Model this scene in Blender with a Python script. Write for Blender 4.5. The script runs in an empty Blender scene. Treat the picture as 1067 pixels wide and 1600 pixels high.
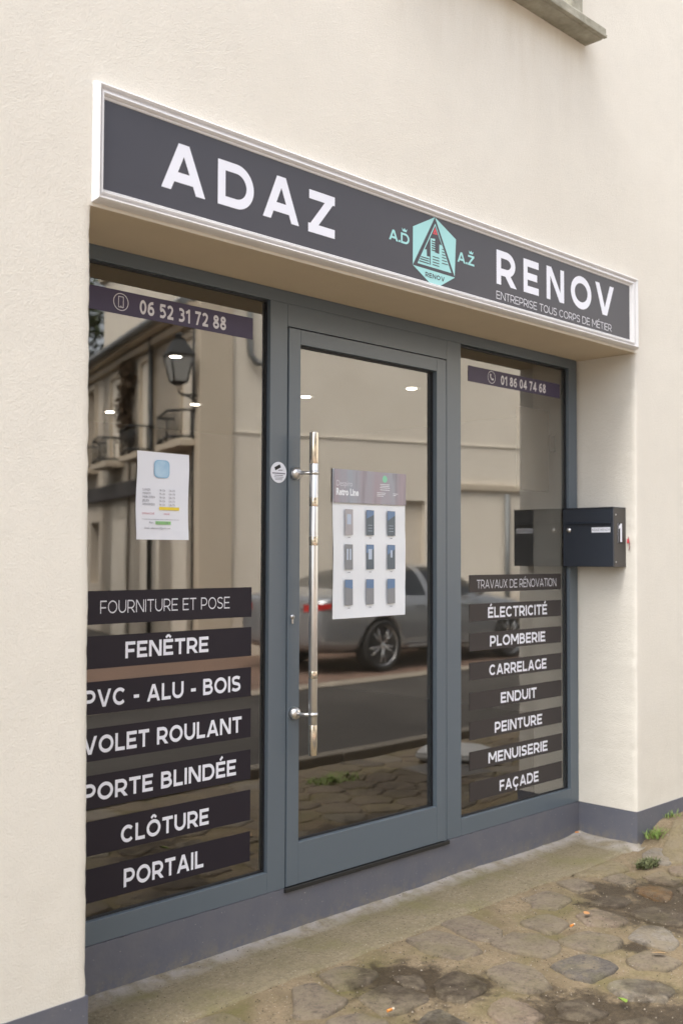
import bpy, bmesh, math, random
from mathutils import Vector, Matrix, noise
random.seed(11)
rad = math.radians
sc = bpy.context.scene
COL = sc.collection

# ------------------------------------------------------------------ camera
cam = bpy.data.cameras.new('camera')
cam_o = bpy.data.objects.new('camera', cam); COL.objects.link(cam_o)
YAW, PITCH, ROLL = -0.7882, 0.0410, 0.0034
fw = Vector((math.sin(-YAW)*math.cos(PITCH), math.cos(YAW)*math.cos(PITCH), math.sin(PITCH)))
rt = Vector((math.cos(YAW), math.sin(YAW), 0)); up = rt.cross(fw)
rt2 = rt*math.cos(ROLL)+up*math.sin(ROLL); up2 = -rt*math.sin(ROLL)+up*math.cos(ROLL)
M = Matrix((rt2, up2, -fw)).transposed().to_4x4(); M.translation = Vector((-1.673, -2.6969, 1.4404))
cam_o.matrix_world = M
cam.sensor_fit = 'VERTICAL'; cam.sensor_height = 36; cam.lens = 1652.98/1600*36
cam.clip_end = 600; cam.clip_start = .05
cam.dof.use_dof = True; cam.dof.focus_distance = 4.1; cam.dof.aperture_fstop = 2.2
sc.camera = cam_o

# ------------------------------------------------------------------ sky, sun, exposure
EL_, AZ_ = 58, 0
sun_dir = Vector((-.56, .20, 1.0)).normalized()          # towards the sun
w = bpy.data.worlds.new('World'); sc.world = w; w.use_nodes = True
nt = w.node_tree; nt.nodes.clear()
out = nt.nodes.new('ShaderNodeOutputWorld'); bg = nt.nodes.new('ShaderNodeBackground')
sky = nt.nodes.new('ShaderNodeTexSky'); sky.sky_type = 'NISHITA'; sky.sun_disc = False
sky.sun_elevation = math.asin(sun_dir.z); sky.sun_rotation = math.atan2(sun_dir.x, sun_dir.y)
sky.air_density = 1.0; sky.dust_density = 4.0; sky.ozone_density = .6
hs = nt.nodes.new('ShaderNodeHueSaturation'); hs.inputs['Saturation'].default_value = .34
nt.links.new(sky.outputs[0], hs.inputs['Color']); nt.links.new(hs.outputs[0], bg.inputs['Color'])
bg.inputs['Strength'].default_value = .15
nt.links.new(bg.outputs[0], out.inputs[0])
sl = bpy.data.lights.new('sun', 'SUN'); sl.energy = 2.4; sl.angle = rad(55); sl.color = (1, .965, .91)
so = bpy.data.objects.new('sun', sl); COL.objects.link(so)
so.rotation_euler = (-sun_dir).to_track_quat('-Z', 'Y').to_euler()
sc.view_settings.view_transform = 'Standard'; sc.view_settings.look = 'None'
sc.view_settings.gamma = 1; sc.view_settings.exposure = 1.84; sc.view_settings.use_curve_mapping = False
sc.cycles.use_denoising = True
sc.cycles.max_bounces = 10; sc.cycles.glossy_bounces = 5; sc.cycles.transparent_max_bounces = 16
sc.cycles.sample_clamp_indirect = 6

# ------------------------------------------------------------------ materials
def mat(name, color, rough=.6, metal=0, bump=None, var=None, spec=None, emit=None, coat=0):
    """color linear; bump=(scale,strength,dist); var=(scale,amount,other colour)"""
    m = bpy.data.materials.new(name); m.use_nodes = True
    n = m.node_tree.nodes; l = m.node_tree.links; b = n['Principled BSDF']
    b.inputs['Base Color'].default_value = (*color, 1); b.inputs['Roughness'].default_value = rough
    b.inputs['Metallic'].default_value = metal
    if spec is not None: b.inputs['Specular IOR Level'].default_value = spec
    if coat: b.inputs['Coat Weight'].default_value = coat
    if emit:
        b.inputs['Emission Color'].default_value = (*emit[0], 1); b.inputs['Emission Strength'].default_value = emit[1]
    tc = n.new('ShaderNodeTexCoord')
    if var:
        no = n.new('ShaderNodeTexNoise'); no.inputs['Scale'].default_value = var[0]; no.inputs['Detail'].default_value = 6
        l.new(tc.outputs['Object'], no.inputs['Vector'])
        r = n.new('ShaderNodeMapRange'); r.inputs[1].default_value = .35; r.inputs[2].default_value = .7; r.inputs[4].default_value = var[1]
        l.new(no.outputs[0], r.inputs[0])
        mx = n.new('ShaderNodeMix'); mx.data_type = 'RGBA'; mx.inputs[6].default_value = (*color, 1); mx.inputs[7].default_value = (*var[2], 1)
        l.new(r.outputs[0], mx.inputs[0]); l.new(mx.outputs[2], b.inputs['Base Color'])
    if bump:
        no = n.new('ShaderNodeTexNoise'); no.inputs['Scale'].default_value = bump[0]; no.inputs['Detail'].default_value = 5
        l.new(tc.outputs['Object'], no.inputs['Vector'])
        bp = n.new('ShaderNodeBump'); bp.inputs['Strength'].default_value = bump[1]; bp.inputs['Distance'].default_value = bump[2]
        l.new(no.outputs[0], bp.inputs['Height']); l.new(bp.outputs[0], b.inputs['Normal'])
    return m

class NB:                                              # tiny node builder
    def __init__(s, m): s.m = m; s.n = m.node_tree.nodes; s.l = m.node_tree.links; s.tc = s.n.new('ShaderNodeTexCoord')
    def noise(s, scale, detail=5, vec=None, rough=.5, dist=0):
        o = s.n.new('ShaderNodeTexNoise'); o.inputs['Scale'].default_value = scale; o.inputs['Detail'].default_value = detail
        o.inputs['Roughness'].default_value = rough; o.inputs['Distortion'].default_value = dist
        s.l.new(vec or s.tc.outputs['Object'], o.inputs['Vector']); return o.outputs[0]
    def mapr(s, v, a, b, c=0, d=1):
        o = s.n.new('ShaderNodeMapRange'); s.l.new(v, o.inputs[0])
        for i, q in zip((1, 2, 3, 4), (a, b, c, d)): o.inputs[i].default_value = q
        return o.outputs[0]
    def mix(s, f, a, b):
        o = s.n.new('ShaderNodeMix'); o.data_type = 'RGBA'
        for i, q in ((0, f), (6, a), (7, b)):
            if isinstance(q, (tuple, float, int)): o.inputs[i].default_value = (*q, 1) if isinstance(q, tuple) else q
            else: s.l.new(q, o.inputs[i])
        return o.outputs[2]
    def math(s, op, a, b):
        o = s.n.new('ShaderNodeMath'); o.operation = op
        for i, q in ((0, a), (1, b)):
            if isinstance(q, (float, int)): o.inputs[i].default_value = q
            else: s.l.new(q, o.inputs[i])
        return o.outputs[0]
    def bump(s, h, strength, dist, prev=None):
        o = s.n.new('ShaderNodeBump'); o.inputs['Strength'].default_value = strength; o.inputs['Distance'].default_value = dist
        s.l.new(h, o.inputs['Height'])
        if prev: s.l.new(prev, o.inputs['Normal'])
        return o.outputs[0]

def stucco(name, base, dirt):
    m = mat(name, base, .92, spec=.2); b = m.node_tree.nodes['Principled BSDF']; q = NB(m)
    big = q.mapr(q.noise(.9, 4), .38, .68); mid = q.mapr(q.noise(7, 6), .42, .75, 0, .35)
    c = q.mix(big, base, dirt); c = q.mix(mid, c, tuple(x*.9 for x in base))
    sp = q.mapr(q.noise(95, 3), .60, .75, 0, .25); c = q.mix(sp, c, tuple(x*.8 for x in base))
    # splash dirt just above the plinth
    sx = q.n.new('ShaderNodeSeparateXYZ'); q.l.new(q.tc.outputs['Object'], sx.inputs[0])
    low = q.math('MULTIPLY', q.mapr(sx.outputs[2], .75, .16), q.mapr(q.noise(9, 5), .4, .7, .1, .4))
    c = q.mix(low, c, tuple(x*y for x, y in zip(base, (.78, .76, .72))))
    if name.startswith('cream stucco'):      # brownish shade painted under the upper sill, streaked with faint rain stain
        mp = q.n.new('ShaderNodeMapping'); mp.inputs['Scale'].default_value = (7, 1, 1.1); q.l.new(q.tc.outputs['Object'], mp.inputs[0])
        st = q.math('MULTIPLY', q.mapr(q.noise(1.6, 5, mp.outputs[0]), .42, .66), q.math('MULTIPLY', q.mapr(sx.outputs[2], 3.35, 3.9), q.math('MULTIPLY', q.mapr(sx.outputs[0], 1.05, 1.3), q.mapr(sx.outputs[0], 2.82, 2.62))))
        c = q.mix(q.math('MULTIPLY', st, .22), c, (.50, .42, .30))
    q.l.new(c, b.inputs['Base Color'])
    h = q.bump(q.noise(190, 4, rough=.65), .6, .004)
    h2 = q.bump(q.noise(60, 3), .22, .005, h); h3 = q.bump(q.noise(4, 2), .3, .012, h2)
    q.l.new(h3, b.inputs['Normal'])
    return m

M_ = {}
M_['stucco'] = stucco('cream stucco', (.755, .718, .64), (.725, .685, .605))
M_['reveal'] = stucco('cream smooth render', (.71, .66, .57), (.67, .62, .535))
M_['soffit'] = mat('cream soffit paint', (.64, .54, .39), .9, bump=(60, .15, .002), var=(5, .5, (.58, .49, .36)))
def plinth_mat():
    m = mat('violet grey plinth paint', (.118, .122, .148), .62); q = NB(m); b = m.node_tree.nodes['Principled BSDF']
    sx = q.n.new('ShaderNodeSeparateXYZ'); q.l.new(q.tc.outputs['Object'], sx.inputs[0])
    c = q.mix(q.mapr(q.noise(9, 5), .4, .7, 0, .6), (.112, .116, .142), (.140, .138, .152))
    mud = q.math('MULTIPLY', q.mapr(sx.outputs[2], .075, .0), q.mapr(q.noise(26, 6, rough=.7), .42, .62, 0, .75)); c = q.mix(mud, c, (.21, .185, .135))
    c = q.mix(q.mapr(q.noise(130, 2), .735, .76, 0, .7), c, (.42, .40, .38))
    q.l.new(c, b.inputs['Base Color']); q.l.new(q.bump(q.noise(45, 5), .3, .004), b.inputs['Normal']); return m
M_['plinth'] = plinth_mat()
M_['frame'] = mat('blue grey powder coat', (.105, .132, .158), .33, bump=(600, .04, .0005), var=(4, .4, (.112, .140, .165)), spec=.6)
M_['gasket'] = mat('black rubber', (.012, .013, .016), .5)
M_['white'] = mat('white gloss paint', (.72, .71, .71), .35, var=(20, .4, (.65, .64, .63)))
M_['sign'] = mat('anthracite sign sheet', (.048, .047, .060), .42, spec=.45, var=(3, .5, (.056, .054, .066)))
M_['vinyl'] = mat('dark window vinyl', (.021, .017, .024), .5, spec=.22)
M_['violet'] = mat('violet window vinyl', (.062, .050, .100), .45, spec=.35)
M_['letter'] = mat('white vinyl lettering', (.80, .81, .88), .5, spec=.3)
M_['letter_dim'] = mat('thin white vinyl lettering', (.68, .68, .73), .5)
M_['teal'] = mat('turquoise print', (.36, .68, .68), .5)
M_['red'] = mat('red print', (.70, .08, .10), .5)
M_['steel'] = mat('brushed stainless steel', (.74, .73, .72), .30, 1, bump=(300, .03, .0005))
M_['polish'] = mat('polished stainless steel', (.70, .64, .54), .14, 1)
M_['paper'] = mat('white paper', (.78, .80, .86), .7, bump=(12, .25, .004))
M_['paper_w'] = mat('glossy poster paper', (.80, .83, .87), .32, bump=(9, .3, .006))
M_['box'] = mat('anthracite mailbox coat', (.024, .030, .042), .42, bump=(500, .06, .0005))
M_['box_lit_side'] = mat('anthracite mailbox lit side coat', (.060, .054, .050), .5, bump=(500, .06, .0005))  # lighter copy of the mailbox coat: light on the street side put into the colour
M_['black'] = mat('matt black', (.012, .012, .012), .6)
M_['stone'] = mat('weathered sill stone', (.40, .38, .31), .9, bump=(40, .6, .006), var=(14, .8, (.20, .19, .14)))
M_['ink'] = mat('grey ink', (.22, .22, .26), .8)
M_['redink'] = mat('pink red ink', (.62, .25, .30), .8)
M_['yellow'] = mat('yellow highlighter', (.80, .62, .06), .8)
M_['green'] = mat('green highlighter', (.30, .60, .24), .8)

def glass(name, tint, ior):
    m = bpy.data.materials.new(name); m.use_nodes = True
    n = m.node_tree.nodes; l = m.node_tree.links; n.clear()
    o = n.new('ShaderNodeOutputMaterial'); mx = n.new('ShaderNodeMixShader'); t = n.new('ShaderNodeBsdfTransparent'); g = n.new('ShaderNodeBsdfGlossy')
    f = n.new('ShaderNodeFresnel'); f.inputs[0].default_value = ior; g.inputs['Roughness'].default_value = 0.0
    g.inputs['Color'].default_value = (1, .975, .94, 1)
    tc = n.new('ShaderNodeTexCoord'); no = n.new('ShaderNodeTexNoise'); no.inputs['Scale'].default_value = 1.3; no.inputs['Detail'].default_value = 1
    l.new(tc.outputs['Object'], no.inputs['Vector'])
    b = n.new('ShaderNodeBump'); b.inputs['Strength'].default_value = .12; b.inputs['Distance'].default_value = .004; l.new(no.outputs[0], b.inputs['Height'])
    l.new(b.outputs[0], g.inputs['Normal'])
    t.inputs[0].default_value = (*tint, 1)
    ge = n.new('ShaderNodeNewGeometry'); mm = n.new('ShaderNodeMath'); mm.operation = 'SUBTRACT'; mm.inputs[0].default_value = 1; l.new(ge.outputs['Backfacing'], mm.inputs[1])
    m2 = n.new('ShaderNodeMath'); m2.operation = 'MULTIPLY'; l.new(f.outputs[0], m2.inputs[0]); l.new(mm.outputs[0], m2.inputs[1])   # the pane reflects once, at the face the ray enters
    l.new(m2.outputs[0], mx.inputs[0]); l.new(t.outputs[0], mx.inputs[1]); l.new(g.outputs[0], mx.inputs[2]); l.new(mx.outputs[0], o.inputs[0])
    return m
M_['glass'] = glass('coated shop window glass', (.86, .85, .82), 2.55)
M_['dglass'] = glass('far window glass', (.25, .27, .28), 1.6)

# ------------------------------------------------------------------ helpers
def obj(name, bm, m=None, parent=None, smooth=False, bevel=0, seg=2):
    me = bpy.data.meshes.new(name)
    if isinstance(bm, tuple): me.from_pydata(bm[0], [], bm[1])
    else: bm.to_mesh(me); bm.free()
    if m:
        for mm in (m if isinstance(m, list) else [m]): me.materials.append(M_[mm] if isinstance(mm, str) else mm)
    o = bpy.data.objects.new(name, me); COL.objects.link(o)
    if parent: o.parent = parent
    if smooth: me.shade_smooth()
    if bevel:
        b = o.modifiers.new('bevel', 'BEVEL'); b.width = bevel; b.segments = seg; b.limit_method = 'ANGLE'; b.angle_limit = rad(40)
    return o
def tag(o, label, cat, group=None, kind=None):
    if label: o['label'] = label
    if cat: o['category'] = cat
    if group: o['group'] = group
    if kind: o['kind'] = kind
    return o
def struct(o): o['kind'] = 'structure'; return o
def thing(name, label, cat, loc=(0, 0, 0), group=None, rz=0):
    o = bpy.data.objects.new(name, None); COL.objects.link(o); o.location = loc; o.rotation_euler.z = rz; o.empty_display_size = .1
    return tag(o, label, cat, group)
BOXF = [(0, 3, 2, 1), (4, 5, 6, 7), (0, 1, 5, 4), (1, 2, 6, 5), (2, 3, 7, 6), (3, 0, 4, 7)]
def boxes(L):
    V, F = [], []
    for (x0, y0, z0, x1, y1, z1) in L:
        k = len(V); V += [(x0, y0, z0), (x1, y0, z0), (x1, y1, z0), (x0, y1, z0), (x0, y0, z1), (x1, y0, z1), (x1, y1, z1), (x0, y1, z1)]
        F += [tuple(i+k for i in f) for f in BOXF]
    return V, F
def box(name, b, m, parent=None, bevel=0, o=(0, 0, 0)):
    b = (b[0]-o[0], b[1]-o[1], b[2]-o[2], b[3]-o[0], b[4]-o[1], b[5]-o[2])
    return obj(name, boxes([b]), m, parent, bevel=bevel)
def tube(p0, p1, r0, r1=None, n=16, bm=None, caps=True):
    bm = bm or bmesh.new(); p0, p1 = Vector(p0), Vector(p1); r1 = r0 if r1 is None else r1
    d = (p1-p0).normalized(); q = d.to_track_quat('Z', 'Y')
    A = [bm.verts.new(p0+q@Vector((r0*math.cos(2*math.pi*i/n), r0*math.sin(2*math.pi*i/n), 0))) for i in range(n)]
    B = [bm.verts.new(p1+q@Vector((r1*math.cos(2*math.pi*i/n), r1*math.sin(2*math.pi*i/n), 0))) for i in range(n)]
    for i in range(n): bm.faces.new((A[i], A[(i+1) % n], B[(i+1) % n], B[i])).smooth = True
    if caps: bm.faces.new(A[::-1]); bm.faces.new(B)
    return bm
def path_tube(pts, r, n=8, bm=None):
    bm = bm or bmesh.new(); rings = []; pts = [Vector(p) for p in pts]
    for i, p in enumerate(pts):
        d = (pts[min(i+1, len(pts)-1)]-pts[max(i-1, 0)]).normalized(); q = d.to_track_quat('Z', 'Y')
        rings.append([bm.verts.new(p+q@Vector((r*math.cos(2*math.pi*k/n), r*math.sin(2*math.pi*k/n), 0))) for k in range(n)])
    for a, b in zip(rings, rings[1:]):
        for k in range(n): bm.faces.new((a[k], a[(k+1) % n], b[(k+1) % n], b[k])).smooth = True
    bm.faces.new(rings[0][::-1]); bm.faces.new(rings[-1]); return bm
def lathe(prof, c, axis='Z', n=24, bm=None):
    """prof: (radius, height) pairs, turned about axis through c"""
    bm = bm or bmesh.new(); rings = []; c = Vector(c)
    q = {'Z': Matrix.Identity(3), '-Y': Matrix(((1, 0, 0), (0, 0, -1), (0, 1, 0))), 'Y': Matrix(((1, 0, 0), (0, 0, 1), (0, -1, 0))), '-X': Matrix(((0, 0, -1), (0, 1, 0), (1, 0, 0)))}[axis]
    for r, h in prof: rings.append([bm.verts.new(c+q@Vector((r*math.cos(2*math.pi*i/n), r*math.sin(2*math.pi*i/n), h))) for i in range(n)])
    for a, b in zip(rings, rings[1:]):
        for k in range(n): bm.faces.new((a[k], a[(k+1) % n], b[(k+1) % n], b[k])).smooth = True
    bm.faces.new(rings[0][::-1]); bm.faces.new(rings[-1]); return bm
def dup(root, loc=None, rz=None, label=None):
    r = root.copy(); COL.objects.link(r)
    if loc is not None: r.location = loc
    if rz is not None: r.rotation_euler.z = rz
    if label: r['label'] = label
    for ch in list(root.children):
        c = ch.copy(); COL.objects.link(c); c.parent = r
        for g in ch.children: d = g.copy(); COL.objects.link(d); d.parent = c
    return r

# ------------------------------------------------------------------ stroke lettering (cap height 1)
def arc(cx, cy, rx, ry, a0, a1, n=18): return [(cx+rx*math.cos(rad(a0+(a1-a0)*i/n)), cy+ry*math.sin(rad(a0+(a1-a0)*i/n))) for i in range(n+1)]
def catmull(P, n=8, closed=False):
    R = []; N = len(P)
    for i in range(N if closed else N-1):
        g = lambda k: P[k % N] if closed else P[max(0, min(N-1, k))]
        a, b, c, d = g(i-1), g(i), g(i+1), g(i+2)
        for k in range(n):
            t = k/n; R.append(tuple(.5*((2*b[j])+(-a[j]+c[j])*t+(2*a[j]-5*b[j]+4*c[j]-d[j])*t*t+(-a[j]+3*b[j]-3*c[j]+d[j])*t**3) for j in (0, 1)))
    if not closed: R.append(P[-1])
    return R
def glyph(ch, w, s=1.0):
    """returns width, strokes [(points, closed, flat_ends, width)]"""
    h = w/2; T = 1-h
    L = lambda *p: (list(p), False, True, w)
    K = lambda p, c=False: (p, c, False, w)
    acc = []
    base = {'É': 'E', 'Ê': 'E', 'Ô': 'O', 'Ç': 'C', 'Ď': 'D', 'Ž': 'Z'}.get(ch, ch)
    if base == ' ': return .36*s, []
    if base == 'A':
        W = 1.06*s; r = [L((h*1.1, 0), (W/2-h*.12, 1)), L((W-h*1.1, 0), (W/2+h*.12, 1)), K([(W*.22, .29), (W*.78, .29)])]
    elif base == 'B': W = .86*s; r = [L((h, 0), (h, 1)), K([(h, T)]+arc(W*.52, (T+.53)/2, W*.40-h, (T-.53)/2, 90, -90)+[(h, .53)]), K([(h, .53)]+arc(W*.54, (.53+h)/2, W*.46-h, (.53-h)/2, 90, -90)+[(h, h)])]
    elif base == 'C': W = .98*s; r = [K(arc(.52*s, .5, .52*s-h, .5-h, 42, 318, 26))]
    elif base == 'D': W = 1.02*s; r = [L((h, 0), (h, 1)), K([(h, T)]+arc(W-.5*s, .5, .5*s-h, .5-h, 90, -90, 20)+[(h, h)])]
    elif base in 'EF':
        W = (.80 if base == 'E' else .76)*s; r = [L((h, 0), (h, 1)), K([(h, T), (W, T)]), K([(h, .5), (W*.9, .5)])]
        if base == 'E': r.append(K([(h, h), (W, h)]))
        else: r[-1] = K([(h, .45), (W*.9, .45)])
    elif base == 'G': W = 1.02*s; r = [K(arc(.52*s, .5, .52*s-h, .5-h, 42, 300, 26)+[(W-h-.01, .14)]), L((W-h-.01, .06), (W-h-.01, .52))]
    elif base == 'H': W = .95*s; r = [L((h, 0), (h, 1)), L((W-h, 0), (W-h, 1)), K([(h, .5), (W-h, .5)])]
    elif base == 'I': W = w; r = [L((h, 0), (h, 1))]
    elif base == 'J': W = .6*s; r = [K([(.1, T), (W-h, T), (W-h, .4)]+arc(W/2-.02, .33, W/2-h+.02, .33-h, 0, -140))]
    elif base == 'L': W = .74*s; r = [L((h, 0), (h, 1)), K([(h, h), (W, h)])]
    elif base == 'M': W = 1.18*s; r = [L((h, 0), (h, 1)), L((W-h, 0), (W-h, 1)), (([(h*1.3, 1), (W/2, .28)]), False, True, w*1.0), (([(W-h*1.3, 1), (W/2, .28)]), False, True, w*1.0)]
    elif base == 'N': W = 1.0*s; r = [L((h, 0), (h, 1)), L((W-h, 0), (W-h, 1)), L((h*1.25, 1), (W-h*1.25, 0))]
    elif base == 'O': W = 1.12*s; r = [K(arc(W/2, .5, W/2-h, .5-h, 0, 360, 36)[:-1], True)]
    elif base == 'P': W = .86*s; r = [L((h, 0), (h, 1)), K([(h, T)]+arc(W*.5, (T+.36)/2, W*.5-h, (T-.36)/2, 90, -90)+[(h, .36)])]
    elif base == 'R': W = .90*s; r = [L((h, 0), (h, 1)), K([(h, T)]+arc(W*.5, (T+.38)/2, W*.48-h, (T-.38)/2, 90, -90)+[(h, .38)]), L((W*.5, .38), (W-h*.95, 0))]
    elif base == 'S': W = .82*s; r = [K(catmull([(W-.09, .83), (W*.74, T-.03), (W*.5, T), (W*.2, T-.06), (h+.02, .74), (W*.22, .565), (W*.52, .5), (W*.80, .425), (W-h-.01, .27), (W*.78, h+.06), (W*.48, h), (W*.2, h+.04), (.05, .19)]))]
    elif base == 'T': W = .86*s; r = [L((W/2, 0), (W/2, 1)), K([(0, T), (W, T)])]
    elif base == 'U': W = .95*s; r = [(([(h, 1)]+arc(W/2, .42, W/2-h, .42-h, 180, 360, 20)+[(W-h, 1)]), False, True, w)]
    elif base == 'V': W = 1.04*s; r = [L((h*1.1, 1), (W/2-h*.12, 0)), L((W-h*1.1, 1), (W/2+h*.12, 0))]
    elif base == 'X': W = .98*s; r = [L((h*1.3, 0), (W-h*1.3, 1)), L((h*1.3, 1), (W-h*1.3, 0))]
    elif base == 'Z': W = .88*s; r = [K([(.03, T), (W, T)]), K([(0, h), (W, h)]), ([(h*1.45, .15), (W-h*1.45, .85)], False, True, w*.98)]
    elif base == '-': W = .42*s; r = [K([(0, .40), (W, .40)])]
    elif base == '.': W = w*1.1; r = [K([(0, h*1.1), (W, h*1.1)])]
    elif base == '0': W = .80*s; r = [K(arc(W/2, .5, W/2-h, .5-h, 0, 360, 32)[:-1], True)]
    elif base == '1': W = .52*s; r = [L((W-h, 0), (W-h, 1)), K([(.02, .72), (W-h, T-.01)])]
    elif base == '2': W = .76*s; r = [K(catmull([(.06, .78), (W*.28, T-.02), (W*.55, T), (W-h-.03, .76), (W-h-.08, .55), (W*.5, .32), (h+.05, h+.04)])), K([(0.02, h), (W, h)])]
    elif base == '3': W = .76*s; r = [K(catmull([(.07, .86), (W*.45, T), (W-h-.05, .76), (W*.7, .56), (W*.38, .53)])), K(catmull([(W*.38, .53), (W*.72, .50), (W-h, .27), (W*.62, h+.02), (W*.3, h), (.04, .12)]))]
    elif base == '4': W = .86*s; r = [L((W*.68, 0), (W*.68, 1)), K([(W*.66, .93), (h, .27)]), K([(0, .27), (W, .27)])]
    elif base == '5': W = .76*s; r = [K([(W-.06, T), (h+.05, T)]), K(catmull([(h+.04, .98), (h+.02, .54), (W*.5, .60), (W-h, .33), (W*.6, h+.02), (W*.3, h), (.03, .12)]))]
    elif base == '6': W = .80*s; r = [K(arc(W/2, .33, W/2-h, .33-h, 0, 360, 26)[:-1], True), K(catmull([(h, .35), (h+.06, .70), (W*.5, T-.04), (W-.12, T)]))]
    elif base == '7': W = .78*s; r = [K([(0, T), (W-.02, T)]), L((W*.30, 0), (W-h-.03, 1))]
    elif base == '8': W = .80*s; r = [K(arc(W/2, .29, W/2-h, .29-h, 0, 360, 26)[:-1], True), K(arc(W/2, .75, W/2-h-.05, .25-h, 0, 360, 26)[:-1], True)]
    elif base == '9': W = .80*s; r = [K(arc(W/2, .67, W/2-h, .33-h, 0, 360, 26)[:-1], True), K(catmull([(W-h, .65), (W-h-.06, .30), (W*.5, h+.04), (.12, h)]))]
    else: raise ValueError(ch)
    if ch == 'É': acc = [([(W*.42, 1.09), (W*.68, 1.30)], False, False, w*.8)]
    if ch in 'ÊÔ': acc = [([(W*.5-.2, 1.10), (W*.5, 1.26)], False, False, w*.75), ([(W*.5+.2, 1.10), (W*.5, 1.26)], False, False, w*.75)]
    if ch == 'Ç': acc = [(catmull([(W*.53, .02), (W*.53, -.08), (W*.62, -.15), (W*.55, -.25), (W*.42, -.24)]), False, False, w*.6)]
    return W, r+acc
def strip(P, closed, flat, w):
    n = len(P); Lf, Rt = [], []
    for i in range(n):
        a = P[i-1] if (i or closed) else None; b = P[i]; c = P[(i+1) % n] if (i < n-1 or closed) else None
        ds = [Vector((q[0]-p[0], q[1]-p[1])).normalized() for p, q in ((a, b), (b, c)) if p is not None and q is not None]
        d = sum(ds, Vector((0, 0))).normalized(); nrm = Vector((-d.y, d.x)); k = 1/max(.35, nrm.dot(Vector((-ds[0].y, ds[0].x))))
        l = Vector(b)+nrm*w/2*k; r = Vector(b)-nrm*w/2*k
        if flat and not closed and i in (0, n-1) and abs(d.y) > .1 and (b[1] <= .3 or b[1] >= .8):
            for v in (l, r): t = (b[1]-v.y)/d.y; v += d*t
        Lf.append(l); Rt.append(r)
    V = [(v.x, v.y) for v in Lf]+[(v.x, v.y) for v in Rt]
    F = [(i, (i+1) % n, n+(i+1) % n, n+i) for i in range(n if closed else n-1)]
    return V, F
def text_geo(s, w, track=.12, cs=1.0):
    x = 0; out = []; gi = 0
    for ch in s:
        W, S = glyph(ch, w, cs)
        pieces = []
        for k, (P, c, f, ww) in enumerate(S):
            V, F = strip(P, c, f, ww); pieces.append(([(a+x, b) for a, b in V], F, k))
        out.append(pieces); x += W+track; gi += 1
    return x-track, out
def lettering(name, s, w, x0, x1, z0, z1, y, m, parent, track=.12, cs=1.0, split=False, o=(0, 0, 0), step=.00015):
    Wt, G = text_geo(s, w, track, cs); sx = (x1-x0)/Wt; sz = z1-z0; V, F = [], []; res = []
    for ch, pieces in zip(s, G):
        if split: V, F = [], []
        for pv, pf, k in pieces:
            b = len(V); V += [(x0+a*sx-o[0], y-k*step-o[1], z0+c*sz-o[2]) for a, c in pv]; F += [tuple(i+b for i in f) for f in pf]
        if split and V: res.append(obj(name, (V, F), m, parent))
    if not split: res.append(obj(name, (V, F), m, parent))
    return res
def poly(name, pts, y, m, parent, o=(0, 0, 0)):
    return obj(name, ([(x-o[0], y-o[1], z-o[2]) for x, z in pts], [tuple(range(len(pts)))]), m, parent)
def polys(L, o=(0, 0, 0)):
    V, F = [], []
    for pts, y in L:
        k = len(V); V += [(x-o[0], y-o[1], z-o[2]) for x, z in pts]; F.append(tuple(range(k, k+len(pts))))
    return V, F
def rectp(x0, z0, x1, z1): return [(x0, z0), (x1, z0), (x1, z1), (x0, z1)]
def font_mesh(name, s, size, x, y, z, m, parent, off=0, sx=1, o=(0, 0, 0), align='LEFT'):
    c = bpy.data.curves.new(name, 'FONT'); c.body = s; c.size = size; c.offset = off; c.align_x = align; c.resolution_u = 3
    t = bpy.data.objects.new(name, c); COL.objects.link(t); bpy.context.view_layer.update()
    me = bpy.data.meshes.new_from_object(t.evaluated_get(bpy.context.evaluated_depsgraph_get())); bpy.data.objects.remove(t)
    me.transform(Matrix(((sx, 0, 0, x-o[0]), (0, 0, -1, y-o[1]), (0, 1, 0, z-o[2]), (0, 0, 0, 1)))); me.materials.clear(); me.materials.append(M_[m])
    ob = bpy.data.objects.new(name, me); COL.objects.link(ob); ob.parent = parent; return ob

# ================================================================== the shop building
ZP, ZS, D = .1735, 2.469, .331                    # plinth top, soffit, depth of the glazing
def jit(z, s): return .0035*noise.noise(Vector((z*22, s, 0)))+.004*noise.noise(Vector((z*5, s+9, 0)))
def EL(z): return .008-(z-.24)*.0085
def ER(z): return 3.120+.010*(z-.2)
shop = thing('shop_building', 'cream stuccoed building with a grey painted base around the recessed shopfront', 'building')
V, F = [], []
zs = [ZP+(ZS-ZP)*i/150 for i in range(151)]
def column(edge, sgn, far, seed):
    prev = None
    for z in zs:
        e = edge(z)+jit(z, seed)*sgn
        cs = [(far, 0), (e-sgn*.25, 0), (e-sgn*.030, 0), (e-sgn*.013, 0), (e-sgn*.004, .003), (e, .010), (e, .03), (edge(z), .06), (edge(z), .40)]
        idx = list(range(len(V), len(V)+len(cs))); V.extend([(x, y, z) for x, y in cs])
        if prev:
            for a in range(len(cs)-1): F.append((prev[a], prev[a+1], idx[a+1], idx[a]) if sgn > 0 else (prev[a+1], prev[a], idx[a], idx[a+1]))
        prev = idx
column(EL, 1, -7, 3)
nl = len(F); column(ER, -1, 9, 40)
HX0, HX1, HZ0, HZ1 = 1.30, 2.56, 3.945, 5.45      # upper window opening
def quad(*p): k = len(V); V.extend(p); F.append((k, k+1, k+2, k+3))
for x0, z0, x1, z1 in ((-7, ZS, 9, HZ0), (-7, HZ0, HX0, HZ1), (HX1, HZ0, 9, HZ1), (-7, HZ1, 9, 7.6)): quad((x0, 0, z0), (x1, 0, z0), (x1, 0, z1), (x0, 0, z1))
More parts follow.
